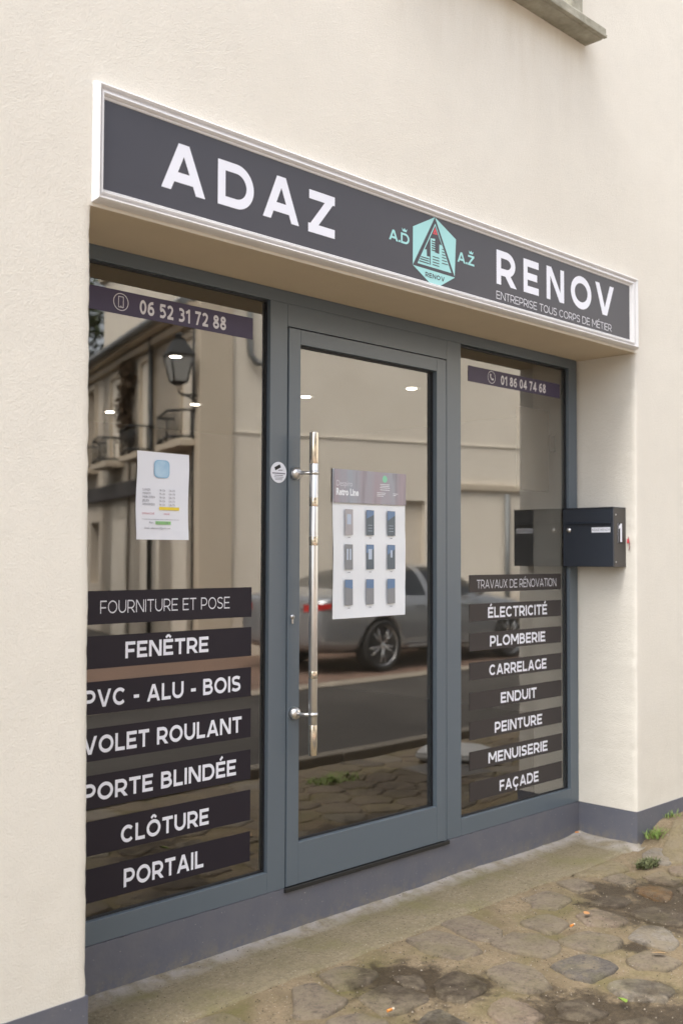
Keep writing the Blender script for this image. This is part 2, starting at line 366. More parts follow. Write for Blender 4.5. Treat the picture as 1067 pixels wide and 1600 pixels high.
quad((-7, 0, 7.6), (9, 0, 7.6), (9, 6, 7.6), (-7, 6, 7.6)); quad((-7, 0, -.2), (-7, 6, -.2), (-7, 6, 7.6), (-7, 0, 7.6)); quad((9, 0, -.2), (9, 6, -.2), (9, 6, 7.6), (9, 0, 7.6)); quad((-7, 6, -.2), (9, 6, -.2), (9, 6, 7.6), (-7, 6, 7.6))
for a, b in (((HX0, HZ0), (HX1, HZ0)), ((HX1, HZ0), (HX1, HZ1)), ((HX1, HZ1), (HX0, HZ1)), ((HX0, HZ1), (HX0, HZ0))): quad((a[0], 0, a[1]), (b[0], 0, b[1]), (b[0], .2, b[1]), (a[0], .2, a[1]))
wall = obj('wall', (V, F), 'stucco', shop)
for f_ in wall.data.polygons[:2*8*150]: f_.use_smooth = True
# soffit with a slightly lumpy front arris
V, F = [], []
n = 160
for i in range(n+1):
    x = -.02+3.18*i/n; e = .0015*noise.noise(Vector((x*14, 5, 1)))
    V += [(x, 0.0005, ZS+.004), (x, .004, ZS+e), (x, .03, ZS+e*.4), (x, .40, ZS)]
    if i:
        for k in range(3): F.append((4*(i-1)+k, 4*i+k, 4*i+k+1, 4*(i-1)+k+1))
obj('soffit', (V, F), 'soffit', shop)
# painted plinth: a thin coat proud of the walls
V, F = [], []
def plq(pts, z0, z1, n):
    for (a, b) in zip(pts, pts[1:]):
        L_ = math.dist(a, b); m_ = max(1, int(L_/.03)); k0 = len(V)
        for i in range(m_+1):
            t = i/m_; x = a[0]+(b[0]-a[0])*t; y = a[1]+(b[1]-a[1])*t; e = .0022*noise.noise(Vector((x*30+y*31, 2, 0)))
            V.extend([(x, y, z0), (x, y, z1-.004+e), (x, y, z1+e)])
            if i: j = k0+3*i; F.extend([(j-3, j, j+1, j-2), (j-2, j+1, j+2, j-1)])
e = .003
plq([(-7, -e), (EL(.1)+e, -e), (EL(.1)+e, D-e), (3.120-e, D-e), (3.120-e, -e), (9, -e)], -.2, ZP, 1)
pts = [(-7, -e), (EL(.1)+e, -e), (EL(.1)+e, D-e), (3.120-e, D-e), (3.120-e, -e), (9, -e)]
def cap(a, b, dx, dy):
    k = len(V); V.extend([(a[0], a[1], ZP+.0005), (b[0], b[1], ZP+.0005), (b[0]+dx, b[1]+dy, ZP+.0005), (a[0]+dx, a[1]+dy, ZP+.0005)]); F.append((k, k+1, k+2, k+3))
cap(pts[0], pts[1], 0, .02); cap(pts[2], pts[3], 0, .05); cap(pts[4], pts[5], 0, .02)
obj('plinth', (V, F), 'plinth', shop)
# stone sill of the upper window, jamb trim, its frame and pane
bm = bmesh.new()
prof = [(0, 3.893), (-.090, 3.893), (-.096, 3.899), (-.102, 3.893), (-.118, 3.893), (-.118, 3.906), (-.112, 3.908), (-.112, 3.936), (-.104, 3.946), (0, 3.975), (.18, 3.985), (.18, 3.945)]
nx = 40; rings = []
for i in range(nx+1):
    x = 1.18+1.512*i/nx; rings.append([bm.verts.new((x, y+.0018*noise.noise(Vector((x*18, y*40, z*40))), z+.0018*noise.noise(Vector((x*16, y*30, 7))))) for y, z in prof])
for a, b in zip(rings, rings[1:]):
    for k in range(len(prof)): bm.faces.new((a[k], a[(k+1) % len(prof)], b[(k+1) % len(prof)], b[k]))
bm.faces.new(rings[0][::-1]); bm.faces.new(rings[-1])
obj('window_sill', bm, 'stone', shop, bevel=.002)
obj('window_jamb', boxes([(HX1-.02, -.022, 3.976, HX1+.075, .1, 5.45)]), 'stone', shop, bevel=.004)
obj('window_jamb', boxes([(HX0-.075, -.022, 3.976, HX0+.02, .1, 5.45)]), 'stone', shop, bevel=.004)
fr = obj('window', boxes([(HX0+.022, .12, 3.99, HX0+.09, .18, 5.45), (HX1-.09, .12, 3.99, HX1-.022, .18, 5.45), (HX0+.09, .12, 3.99, HX1-.09, .18, 4.06), (HX0+.09, .12, 5.38, HX1-.09, .18, 5.45), (1.90, .118, 4.06, 1.96, .178, 5.38)]), 'white', shop)
obj('pane', boxes([(HX0+.08, .148, 4.05, HX1-.08, .154, 5.39)]), 'dglass', fr)
# the room behind the glass
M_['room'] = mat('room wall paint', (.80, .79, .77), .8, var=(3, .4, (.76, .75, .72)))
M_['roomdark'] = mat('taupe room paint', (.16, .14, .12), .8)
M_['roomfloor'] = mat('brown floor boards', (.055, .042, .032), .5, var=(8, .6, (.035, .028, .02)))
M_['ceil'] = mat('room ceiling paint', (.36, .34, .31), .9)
ry0, ry1, rx0, rx1, rz0, rz1 = .62, 5.3, -.9, 5.6, .165, 2.60
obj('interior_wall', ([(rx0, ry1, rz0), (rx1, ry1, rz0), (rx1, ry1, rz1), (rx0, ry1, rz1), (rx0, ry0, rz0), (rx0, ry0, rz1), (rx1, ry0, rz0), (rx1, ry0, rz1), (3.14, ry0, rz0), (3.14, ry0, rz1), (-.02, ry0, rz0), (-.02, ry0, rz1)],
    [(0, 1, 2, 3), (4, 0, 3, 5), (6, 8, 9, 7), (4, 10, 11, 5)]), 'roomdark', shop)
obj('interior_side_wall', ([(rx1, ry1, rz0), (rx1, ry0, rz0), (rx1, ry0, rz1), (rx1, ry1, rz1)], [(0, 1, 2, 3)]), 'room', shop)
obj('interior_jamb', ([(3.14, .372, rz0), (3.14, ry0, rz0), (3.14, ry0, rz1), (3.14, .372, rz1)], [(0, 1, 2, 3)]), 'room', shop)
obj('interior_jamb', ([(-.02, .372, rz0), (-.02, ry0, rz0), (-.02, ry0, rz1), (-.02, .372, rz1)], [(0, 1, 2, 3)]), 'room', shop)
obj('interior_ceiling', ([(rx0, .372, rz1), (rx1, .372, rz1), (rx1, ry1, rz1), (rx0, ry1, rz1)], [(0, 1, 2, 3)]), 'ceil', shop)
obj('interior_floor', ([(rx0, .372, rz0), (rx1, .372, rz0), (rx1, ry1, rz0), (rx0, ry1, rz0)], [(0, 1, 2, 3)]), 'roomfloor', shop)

# ================================================================== shopfront frames and fixed panes
sf = thing('shopfront', 'blue grey aluminium shopfront frame with two fixed panes either side of the door', 'shopfront', (1.56, D, ZP))
O = (1.56, D, ZP); YB = .371
LG = (.062, .984, .2497, 2.4191); RG = (2.1471, 3.0456, .249, 2.4153)
box('top_rail', (EL(2.4)+.001, D, 2.4191, 3.120, YB, ZS-.0005), 'frame', sf, .0015, O)
box('post', (EL(1)+.002, D, ZP+.001, .062, YB, 2.4188), 'frame', sf, .0015, O)
box('post', (.984, D, ZP+.001, 1.0730, YB, 2.4188), 'frame', sf, .0015, O)
box('post', (2.0452, D, ZP+.001, 2.1471, YB, 2.4188), 'frame', sf, .0015, O)
box('post', (3.0456, D, ZP+.001, 3.1195, YB, 2.4188), 'frame', sf, .0015, O)
box('transom', (1.0733, D, 2.331, 2.0449, YB, 2.4188), 'frame', sf, .0015, O)
box('bottom_rail', (.0623, D, ZP+.001, .9837, YB, .2497), 'frame', sf, .0015, O)
box('bottom_rail', (2.1474, D, ZP+.001, 3.0453, YB, .249), 'frame', sf, .0015, O)
GY = .3555
def ring(x0, x1, z0, z1, t, y0, y1): return [(x0, y0, z0, x0+t, y1, z1), (x1-t, y0, z0, x1, y1, z1), (x0+t, y0, z0, x1-t, y1, z0+t), (x0+t, y0, z1-t, x1-t, y1, z1)]
for (a, b, c, d) in (LG, RG):
    obj('gasket', boxes([tuple(v-O[i % 3] for i, v in enumerate(q)) for q in ring(a+.0004, b-.0004, c+.0004, d-.0004, .007, GY-.006, GY-.0005)]), 'gasket', sf)
    box('pane', (a+.001, GY, c+.001, b-.001, GY+.006, d-.001), 'glass', sf, 0, O)
    box('glazing_spacer', (b-.012, GY+.0065, c+.01, b-.001, GY+.014, d-.01), 'steel', sf, 0, O)

# ================================================================== glass door
DL, DR, DB, DT = 1.0772, 2.041, .1775, 2.3262
gd = thing('glass_door', 'glazed blue grey aluminium door with long steel pull bar in the middle of the shopfront', 'door', (1.56, D, DB))
O = (1.56, D, DB); y0 = D-.004; gl = (1.1389, 1.9700, .334, 2.2675)
box('stile', (DL, y0, DB, gl[0], YB-.002, DT), 'frame', gd, .0015, O)
box('stile', (gl[1], y0, DB, 2.0225, YB-.002, DT), 'frame', gd, .0015, O)
box('edge_strip', (2.0232, y0+.003, DB-.012, DR, YB-.002, DT), 'frame', gd, .0015, O)
box('top_rail', (gl[0]+.0003, y0, gl[3], gl[1]-.0003, YB-.002, DT), 'frame', gd, .0015, O)
box('bottom_rail', (gl[0]+.0003, y0, DB, gl[1]-.0003, YB-.002, gl[2]), 'frame', gd, .0015, O)
obj('gasket', boxes([tuple(v-O[i % 3] for i, v in enumerate(q)) for q in ring(gl[0]+.0004, gl[1]-.0004, gl[2]+.0004, gl[3]-.0004, .008, GY-.006, GY-.0005)]), 'gasket', gd)
box('pane', (gl[0]+.001, GY, gl[2]+.001, gl[1]-.001, GY+.006, gl[3]-.001), 'glass', gd, 0, O)
box('threshold', (1.066, D-.012, .158, 2.052, D+.03, .1745), 'black', sf, .002, (1.56, D, ZP))
box('door_rebate', (1.0735, D+.03, .18, 2.0447, YB+.01, 2.330), 'black', sf, 0, (1.56, D, ZP)) if False else None
obj('door_seal', boxes([tuple(v-o_ for v, o_ in zip(q, (1.56, D, ZP)*2)) for q in ((1.0733, D+.012, .176, 1.0768, YB, 2.3305), (2.0414, D+.012, .176, 2.0449, YB, 2.3305), (1.0768, D+.012, 2.3266, 2.0414, YB, 2.3305))]), 'black', sf)
# pull bar
hb = obj('pull_handle', lathe([(.0165, 0), (.0172, .001), (.0172, 1.237), (.0165, 1.238)], (1.139-O[0], .250-O[1], .678-O[2]), 'Z', 28), 'steel', gd)
for z0_, z1_ in ((0, .115), (.392-.1, .32-.0), (.80, .835), (.95, .985), (1.115, 1.237)):
    if z1_ > z0_: obj('polished_band', lathe([(.0173, z0_), (.0176, z0_+.001), (.0176, z1_-.001), (.0173, z1_)], (1.139-O[0], .250-O[1], .678-O[2]), 'Z', 28), 'polish', hb)
for z in (1.758, .832):
    bm = lathe([(.0005, .026), (.014, .024), (.0215, .018), (.025, .009), (.0255, 0)][::-1], (1.110-O[0], y0-O[1], z-O[2]), '-Y', 24)
    path_tube([(1.110-O[0], y0-.018-O[1], z-O[2]), (1.112-O[0], y0-.045-O[1], z-O[2]), (1.122-O[0], y0-.066-O[1], z-O[2]), (1.139-O[0], .250-O[1], z-O[2])], .0068, 12, bm)
    tube((1.139-O[0], .250-O[1], z-.0075-O[2]), (1.139-O[0], .250-O[1], z+.0075-O[2]), .0190, n=24, bm=bm)
    obj('bracket', bm, 'steel', gd)
bm = lathe([(.0005, .007), (.009, .006), (.0095, 0)][::-1], (1.099-O[0], y0-O[1], 1.203-O[2]), '-Y', 18)
lk = obj('lock_cylinder', bm, 'steel', gd)
obj('lock_body', boxes([(1.0945-O[0], y0-.0055-O[1], 1.176-O[2], 1.1035-O[0], y0-.0002-O[1], 1.198-O[2])]), 'steel', gd, bevel=.002)
obj('keyhole', boxes([(1.0982-O[0], y0-.0078-O[1], 1.198-O[2], 1.0998-O[0], y0-.0072-O[1], 1.208-O[2])]), 'black', lk)

# ================================================================== fascia sign
SY = -.045
sg = thing('fascia_sign', 'long anthracite shop sign with white moulded frame above the shopfront', 'sign', (1.5, 0, 2.4676))
O = (1.5, 0, 2.4676)
box('panel', (-.003, SY, 2.505, 3.010, -.001, 2.781), 'sign', sg, 0, O)
ox0, ox1, oz0, oz1 = -.027, 3.088, 2.4700, 2.8290
ix0, ix1, iz0, iz1 = 0, 3.006, 2.509, 2.777
prof = [(0, .022), (0, .030), (.05, .044), (.14, .054), (.26, .060), (.36, .056), (.42, .048), (.50, .049), (.60, .056), (.70, .058), (.80, .053), (.86, .047), (.93, .049), (1, .0465), (1, .040)]
cor = [((ox0, oz0), (ix0, iz0)), ((ox1, oz0), (ix1, iz0)), ((ox1, oz1), (ix1, iz1)), ((ox0, oz1), (ix0, iz1))]
for i in range(4):
    a, b = cor[i], cor[(i+1) % 4]; V, F = [], []
    for (oo, ii) in (a, b):
        for t, dp in prof: V.append((oo[0]+(ii[0]-oo[0])*t-O[0], -dp, oo[1]+(ii[1]-oo[1])*t-O[2]))
    k = len(prof); F = [(j, j+1, k+j+1, k+j) for j in range(k-1)]
    obj('frame_moulding', (V, F), 'white', sg)
LY = SY-.0008
for s, x0, x1, z0, z1 in (('A', .205, .375, 2.570, 2.722), ('D', .425, .576, 2.570, 2.717), ('A', .616, .781, 2.575, 2.727), ('Z', .824, .954, 2.568, 2.718),
                          ('R', 1.913, 2.050, 2.587, 2.733), ('E', 2.108, 2.222, 2.588, 2.735), ('N', 2.284, 2.424, 2.589, 2.738), ('O', 2.480, 2.655, 2.588, 2.742), ('V', 2.690, 2.858, 2.594, 2.742)):
    lettering('letter', s, .212, x0, x1, z0, z1, LY, 'letter', sg, o=O)
lettering('tagline', 'ENTREPRISE TOUS CORPS DE MÉTIER', .105, 1.912, 2.834, 2.523, 2.557, LY, 'letter_dim', sg, track=.13, o=O)
s_ = .0003
hexp = [(1.5097, 2.776), (1.378, 2.710), (1.377, 2.560), (1.4755, 2.5095), (1.5455, 2.5095), (1.6328, 2.5573), (1.6415, 2.7154)]
lg = poly('emblem', hexp, LY, 'teal', sg, O)
OL = O
def lp(nm, L, m): obj(nm, polys(L, OL), m, lg)
lp('triangle', [([(1.5097, 2.7757), (1.3766, 2.5599), (1.6345, 2.5592)], LY-s_)], 'sign')
lp('skyline', [([(1.5108, 2.7512), (1.4040, 2.5720), (1.6110, 2.5725)], LY-2*s_)], 'teal')
sky_ = [(1.5108, 2.7422), (1.4463, 2.6343), (1.4586, 2.6369), (1.4601, 2.6106), (1.4772, 2.6113), (1.4775, 2.58), (1.4825, 2.5805), (1.4812, 2.6862), (1.5097, 2.6892), (1.5097, 2.6352), (1.5348, 2.6337), (1.5363, 2.6724), (1.5497, 2.6724), (1.5535, 2.6685)]
L = [(sky_[:3]+[(1.4600, 2.6369), (1.4812, 2.6862), sky_[-1]] if False else sky_, LY-3*s_)]
for z in (2.677, 2.668, 2.659, 2.650, 2.641): L.append((rectp(1.4895, z-.0022, 1.5097, z+.0022), LY-4*s_))
for z in (2.6015, 2.5925, 2.583): L.append(([(1.4227-(2.6015-z)*.55, z-.002), (1.4735, z-.002), (1.4735, z+.002), (1.4250-(2.6015-z)*.55, z+.002)], LY-4*s_))
for z in (2.6165, 2.6055, 2.5945, 2.584): L.append((rectp(1.4943, z-.0018, 1.5348, z+.0018), LY-4*s_))
for z in (2.657, 2.646, 2.635, 2.624, 2.6125, 2.601): L.append((rectp(1.552, z-.0018, 1.5615+(2.657-z)*.5, z+.0018), LY-4*s_))
lp('building_lines', L, 'sign')
lp('red_triangle', [([(1.5090, 2.7354), (1.5237, 2.7072), (1.4957, 2.7063)], LY-5*s_)], 'red')
lp('red_triangle_centre', [([(1.5090, 2.7185), (1.5138, 2.7105), (1.5040, 2.7102)], LY-6*s_)], 'sign')
lettering('emblem_lettering', 'RENOV', .20, 1.4515, 1.5685, 2.5290, 2.5475, LY-s_, 'sign', lg, track=.2, o=O)
for s, x0, x1, z0, z1, cx in (('A.D', 1.2413, 1.357, 2.631, 2.672, 1.329), ('A.Z', 1.651, 1.761, 2.628, 2.670, 1.740)):
    lettering('monogram', s, .20, x0, x1, z0, z1, LY, 'teal', sg, track=.06, o=O)
    obj('crown', polys([([(cx-.011, z1+.006), (cx+.011, z1+.006), (cx+.016, z1+.019), (cx+.007, z1+.012), (cx, z1+.020), (cx-.007, z1+.012), (cx-.016, z1+.019)], LY)], O), 'teal', sg)

# the sign board is 2.5 cm closer to the wall and 0.94 % larger than first measured
for ch in list(sg.children)+[g for c in sg.children for g in c.children]:
    for v in ch.data.vertices:
        v.co.x = (v.co.x+O[0])*1.0094+.0157-O[0]; v.co.z = (v.co.z+O[2])*1.0094-.0135-O[2]; v.co.y = min(v.co.y+.025, -.0005)
# ================================================================== vinyl strips on the glass
VY = GY-.0012
def strip_sign(nm, text, label, x0, x1, z0, z1, tx0, tx1, tz0, tz1, m='vinyl', w_=.19, group=None, track=.14, lm='letter', cs=1.0):
    o = (x0, VY, z0)
    t = thing(nm, label, 'window sticker', o, group)
    box('backing', (x0, VY-.0004, z0, x1, VY+.0006, z1), m, t, 0, o)
    lettering('lettering', text, w_, tx0, tx1, tz0, tz1, VY-.0008, lm, t, track=track, o=o, step=.0001, cs=cs)
    return t
gL, gR = 'dark lettered strips on the left pane', 'dark lettered strips on the right pane'
for text, z1, z0, a, b, c, d, w_, lab in (
    ('FOURNITURE ET POSE', 1.320, 1.209, .262, .812, 1.244, 1.287, .10, 'topmost dark strip on the left pane, thin white lettering FOURNITURE ET POSE'),
    ('FENÊTRE', 1.171, 1.063, .362, .715, 1.090, 1.146, .20, 'dark strip on the left pane reading FENÊTRE in bold white'),
    ('PVC - ALU - BOIS', 1.021, .913, .204, .867, .936, .994, .195, 'dark strip on the left pane reading PVC - ALU - BOIS'),
    ('VOLET ROULANT', .868, .761, .203, .873, .784, .843, .20, 'dark strip on the left pane reading VOLET ROULANT'),
    ('PORTE BLINDÉE', .715, .606, .207, .848, .630, .688, .20, 'dark strip on the left pane reading PORTE BLINDÉE'),
    ('CLÔTURE', .566, .454, .353, .723, .473, .531, .20, 'dark strip on the left pane reading CLÔTURE'),
    ('PORTAIL', .412, .303, .366, .701, .325, .386, .20, 'lowest dark strip on the left pane reading PORTAIL')):
    strip_sign('window_sticker', text, lab, .158, .918, z0, z1, a, b, c, d, 'vinyl', w_, gL, .16 if w_ < .12 else .14, 'letter_dim' if w_ < .12 else 'letter')
M_['vinylR'] = mat('brown grey window vinyl', (.046, .039, .038), .5, spec=.25)
for text, z1, z0, a, b, w_, lab in (
    ('TRAVAUX DE RÉNOVATION', 1.351, 1.270, 2.294, 2.954, .10, 'topmost dark strip on the right pane, thin white lettering TRAVAUX DE RÉNOVATION'),
    ('ÉLECTRICITÉ', 1.216, 1.134, 2.379, 2.870, .19, 'dark strip on the right pane reading ÉLECTRICITÉ'),
    ('PLOMBERIE', 1.081, .998, 2.394, 2.853, .20, 'dark strip on the right pane reading PLOMBERIE'),
    ('CARRELAGE', .944, .862, 2.388, 2.863, .20, 'dark strip on the right pane reading CARRELAGE'),
    ('ENDUIT', .806, .724, 2.478, 2.775, .20, 'dark strip on the right pane reading ENDUIT'),
    ('PEINTURE', .671, .588, 2.430, 2.822, .20, 'dark strip on the right pane reading PEINTURE'),
    ('MENUISERIE', .534, .449, 2.380, 2.869, .20, 'dark strip on the right pane reading MENUISERIE'),
    ('FAÇADE', .393, .307, 2.467, 2.789, .20, 'lowest dark strip on the right pane reading FAÇADE')):
    c = (z0+z1)/2; hh = .0205 if w_ < .12 else .0255
    strip_sign('window_sticker', text, lab, 2.237, 2.999, z0, z1, a, b, c-hh-.003, c+hh-.003, 'vinylR', w_, gR, .14, 'letter_dim' if w_ < .12 else 'letter')
def phone(nm, text, label, x0, x1, z0, z1, tx0, tx1, tz0, tz1, ix, iz, mobile):
    t = strip_sign(nm, text, label, x0, x1, z0, z1, tx0, tx1, tz0, tz1, 'violet', .20, 'violet phone number strips at the top of the panes', .14, 'letter_dim', .92)
    o = (x0, VY, z0); r = .029; y = VY-.0008
    def sg_(P, c, wd): V, F = strip(P, c, False, wd); return [(a-o[0], y-o[1], b-o[2]) for a, b in V], F
    Vt, Ft = [], []
    L = [sg_(arc(ix, iz, r, r, 0, 360, 32)[:-1], True, .0028)]
    if mobile:
        L.append(sg_([(ix-.0095, iz-.018), (ix+.0095, iz-.018), (ix+.0095, iz+.018), (ix-.0095, iz+.018)], True, .0024))
        L.append(sg_([(ix-.003, iz-.0145), (ix+.003, iz-.0145)], False, .0022))
    else:
        L.append(sg_(catmull([(ix-.010, iz+.014), (ix-.009, iz+.002), (ix, iz-.009), (ix+.012, iz-.012)]), False, .0055))
        L.append(sg_([(ix-.012, iz+.013), (ix-.004, iz+.010)], False, .008)); L.append(sg_([(ix+.006, iz-.005), (ix+.013, iz-.012)], False, .008))
    for j, (v, f) in enumerate(L): k = len(Vt); Vt += [(a, b-j*.0001, c) for a, b, c in v]; Ft += [tuple(i+k for i in q) for q in f]
    obj('phone_icon', (Vt, Ft), 'letter_dim', t)
phone('phone_sticker', '06 52 31 72 88', 'violet strip with mobile phone icon reading 06 52 31 72 88, left pane', .069, .915, 2.258, 2.339, .404, .785, 2.272, 2.322, .328, 2.300, True)
phone('phone_sticker', '01 86 04 74 68', 'violet strip with handset icon reading 01 86 04 74 68, right pane', 2.231, 2.997, 2.258, 2.332, 2.486, 2.868, 2.270, 2.316, 2.412, 2.297, False)

# ================================================================== paper notices
def wavy_sheet(nm, c, y, amp, m, parent, o, nx=14, nz=24, seed=0):
    (x00, z00), (x10, z10), (x11, z11), (x01, z01) = c; V, F = [], []
    for j in range(nz+1):
        v = j/nz
        for i in range(nx+1):
            u = i/nx; xl = x00+(x01-x00)*v; xr = x10+(x11-x10)*v; zl = z00+(z01-z00)*v; zr = z10+(z11-z10)*v
            wv = .0022*math.sin(v*7+seed) if u in (0, 1) else 0
            V.append((xl+(xr-xl)*u+wv-o[0], y-abs(amp*noise.noise(Vector((u*1.3+seed, v*3.2, seed))))-o[1], zl+(zr-zl)*u-o[2]))
    for j in range(nz):
        for i in range(nx): k = j*(nx+1)+i; F.append((k, k+1, k+nx+2, k+nx+1))
    return obj(nm, (V, F), m, parent, smooth=True)
o = (.51, VY, 1.49); t = thing('opening_hours_notice', 'white paper sheet of opening hours with blue icon taped to the left pane', 'notice', o)
wavy_sheet('sheet', [(.399, 1.4927), (.6205, 1.4932), (.6195, 1.7975), (.3997, 1.7985)], VY, .002, 'paper', t, o, seed=2)
PY = VY-.0032
M_['icon'] = mat('pale blue print', (.36, .56, .74), .7, var=(25, .7, (.56, .72, .84)))
M_['icon2'] = mat('mid blue print', (.25, .47, .68), .7)
def rrect(x0, z0, x1, z1, r): return arc(x1-r, z1-r, r, r, 0, 90, 5)+arc(x0+r, z1-r, r, r, 90, 180, 5)+arc(x0+r, z0+r, r, r, 180, 270, 5)+arc(x1-r, z0+r, r, r, 270, 360, 5)
ic = obj('blue_icon', polys([(rrect(.470, 1.709, .5345, 1.771, .016), PY)], o), 'icon2', t)
obj('icon_face', polys([(rrect(.473, 1.712, .5315, 1.768, .014), PY-.0003)], o), 'icon', ic)
days = ['LUNDI', 'MARDI', 'MERCREDI', 'JEUDI', 'VENDREDI']
for i, dn in enumerate(days):
    z = 1.662-i*.0126
    font_mesh('printed_line', dn+' ', .0108, .423, PY, z, 'ink', t, o=o); font_mesh('printed_line', '9h-12h', .0098, .4935, PY, z, 'ink', t, o=o, sx=.85); font_mesh('printed_line', '13h-17h', .0098, .532, PY, z, 'ink', t, o=o, sx=.85)
obj('yellow_highlight', polys([(rectp(.4925, 1.597, .578, 1.6075), PY)], o), 'yellow', t)
font_mesh('printed_line', 'DIMANCHE', .0100, .4212, PY, 1.5800, 'redink', t, o=o); font_mesh('printed_line', 'FERMÉ', .0088, .512, PY, 1.5800, 'redink', t, o=o)
obj('rule_line', polys([(rectp(.4215, 1.5628, .578, 1.5638), PY)], o), 'ink', t)
font_mesh('printed_line', 'Port :', .0098, .4511, PY, 1.5485, 'ink', t, o=o)
obj('green_highlight', polys([(rectp(.478, 1.546, .5425, 1.5572), PY)], o), 'green', t)
font_mesh('printed_line', '06 52 31 72 88', .0088, .480, PY-.0003, 1.5488, 'ink', t, o=o, sx=.95)
font_mesh('printed_line', 'Email : adazrenov@gmail.com', .0098, .432, PY, 1.5300, 'ink', t, o=o, sx=.92)

o = (1.56, VY, 1.18); t = thing('door_range_poster', 'white glossy poster with rosy heading and nine grey doors on the door glass', 'poster', o)
wavy_sheet('sheet', [(1.347, 1.182), (1.788, 1.185), (1.785, 1.7945), (1.3437, 1.794)], VY, .006, 'paper_w', t, o, nx=16, nz=30, seed=5)
PY = VY-.0075
def hdr():
    m = mat('poster heading print', (.30, .30, .36), .35); q = NB(m); b = m.node_tree.nodes['Principled BSDF']
    mp = q.n.new('ShaderNodeMapping'); mp.inputs['Scale'].default_value = (9, 1, 1.2); q.l.new(q.tc.outputs['Object'], mp.inputs[0])
    a = q.noise(1.0, 2, mp.outputs[0]); c = q.mix(q.mapr(a, .35, .6), (.33, .36, .42), (.36, .30, .34)); c = q.mix(q.mapr(q.noise(2.3, 2, mp.outputs[0]), .5, .7), c, (.22, .21, .23))
    q.l.new(c, b.inputs['Base Color']); return m
M_['hdr'] = hdr()
obj('heading', polys([([(1.3435, 1.656), (1.7840, 1.658), (1.7848, 1.794), (1.3440, 1.7935)], PY)], o), 'hdr', t)
font_mesh('heading_text', 'Despiro', .034, 1.356, PY-.0004, 1.7245, 'letter_dim', t, off=-.0002, o=o, sx=.86)
font_mesh('heading_text', 'Retro Line', .038, 1.356, PY-.0004, 1.6880, 'paper_w', t, off=.0018, o=o, sx=.80)
obj('round_mark', polys([(arc(1.6486, 1.7655, .015, .015, 0, 360, 20)[:-1], PY-.0004)], o), mat('mint print', (.25, .62, .42), .5), t)
obj('small_print', polys([(rectp(1.6486-l, z, 1.6486+l, z+.0022), PY-.0004) for l, z in ((.030, 1.741), (.027, 1.734), (.031, 1.727), (.03, 1.718))]+[(rectp(1.60, z, 1.60+l, z+.0022), PY-.0004) for l, z in ((.055, 1.705), (.05, 1.698), (.04, 1.691))]+[(rectp(1.70, z, 1.70+l, z+.0022), PY-.0004) for l, z in ((.032, 1.704), (.02, 1.697))], o), 'paper_w', t)
M_['pd1'] = mat('pale door print', (.42, .40, .42), .5); M_['pd2'] = mat('blue grey door print', (.10, .13, .16), .3); M_['pd3'] = mat('grey door print', (.24, .25, .27), .3)
M_['pd4'] = mat('blue door print', (.13, .22, .38), .3); M_['pdg'] = mat('door glazing print', (.50, .58, .70), .4)
xs = ((1.4083, 1.4557), (1.535, 1.5828), (1.6652, 1.7156)); zs_ = ((1.5245, 1.630), (1.382, 1.4855), (1.2355, 1.341))
mats_ = [['pd1', 'pd2', 'pd2'], ['pd3', 'pd2', 'pd2'], ['pd3', 'pd3', 'pd3']]
for r in range(3):
    for c in range(3):
        x0, x1 = xs[c]; z0, z1 = zs_[r]; dpr = obj('printed_door', polys([([(x0+.002, z0), (x1, z0+.001), (x1-.001, z1), (x0, z1+.001)], PY)], o), mats_[r][c], t)
        L = []
        if (r, c) == (0, 0): L = [rectp(x0+.012, z1-.062, x1-.012, z1-.02)]
        if (r, c) in ((0, 1), (0, 2)): L = [rectp(x0+.010, z0+k, x1-.012, z0+k+.0015) for k in (.018, .030, .042)]
        if (r, c) == (1, 0): L = [rectp(x0+.011, z0+.04, x0+.020, z1-.018), rectp(x0+.028, z0+.04, x0+.037, z1-.018)]
        if (r, c) == (1, 1): L = [rectp(x0+.013, z0+.042, x0+.035, z1-.018)]
        if (r, c) == (1, 2): L = [rectp(x0+.020, z0+.050, x0+.032, z1-.022)]
        if L: obj('door_glazing', polys([(p_, PY-.0004) for p_ in L], o), 'pdg', dpr)
        if mats_[r][c] != 'pd1' and (r, c) != (1, 0): obj('sky_reflection_print', polys([([(x0+.0015, z1-.001), (x0+.001, z1-.030-.006*c), (x1-.0015, z1-.018-.02*(r == 2)), (x1-.0015, z1-.001)], PY-.0002)], o), 'pd4', dpr)
        obj('caption', polys([(rectp(x0+.018, z0-.012, x0+.032, z0-.0095), PY)], o), 'ink', t)

# round camera warning sticker on the post
o = (1.0285, D, 1.758); t = thing('round_sticker', 'round white video surveillance sticker on the post left of the door', 'sticker', o)
obj('disc', lathe([(.0405, 0), (.0405, .0014), (.0400, .0018)], (0, 0, 0), '-Y', 40), 'paper', t)
V, F = strip([(-.020, .0125), (.008, .0255)], False, False, .013); V2, F2 = strip([(-.003, .008), (.020, .0095)], False, False, .0022)
obj('camera_icon', ([(a, -.0022, b) for a, b in V+V2], F+[tuple(i+len(V) for i in f) for f in F2]), 'black', t)
obj('small_print', polys([(rectp(-l, z, l, z+h), -.0022) for l, z, h in ((.033, -.006, .0045), (.022, -.013, .0028), (.024, -.019, .002), (.020, -.024, .0018), (.018, -.029, .0018))]), 'ink', t)

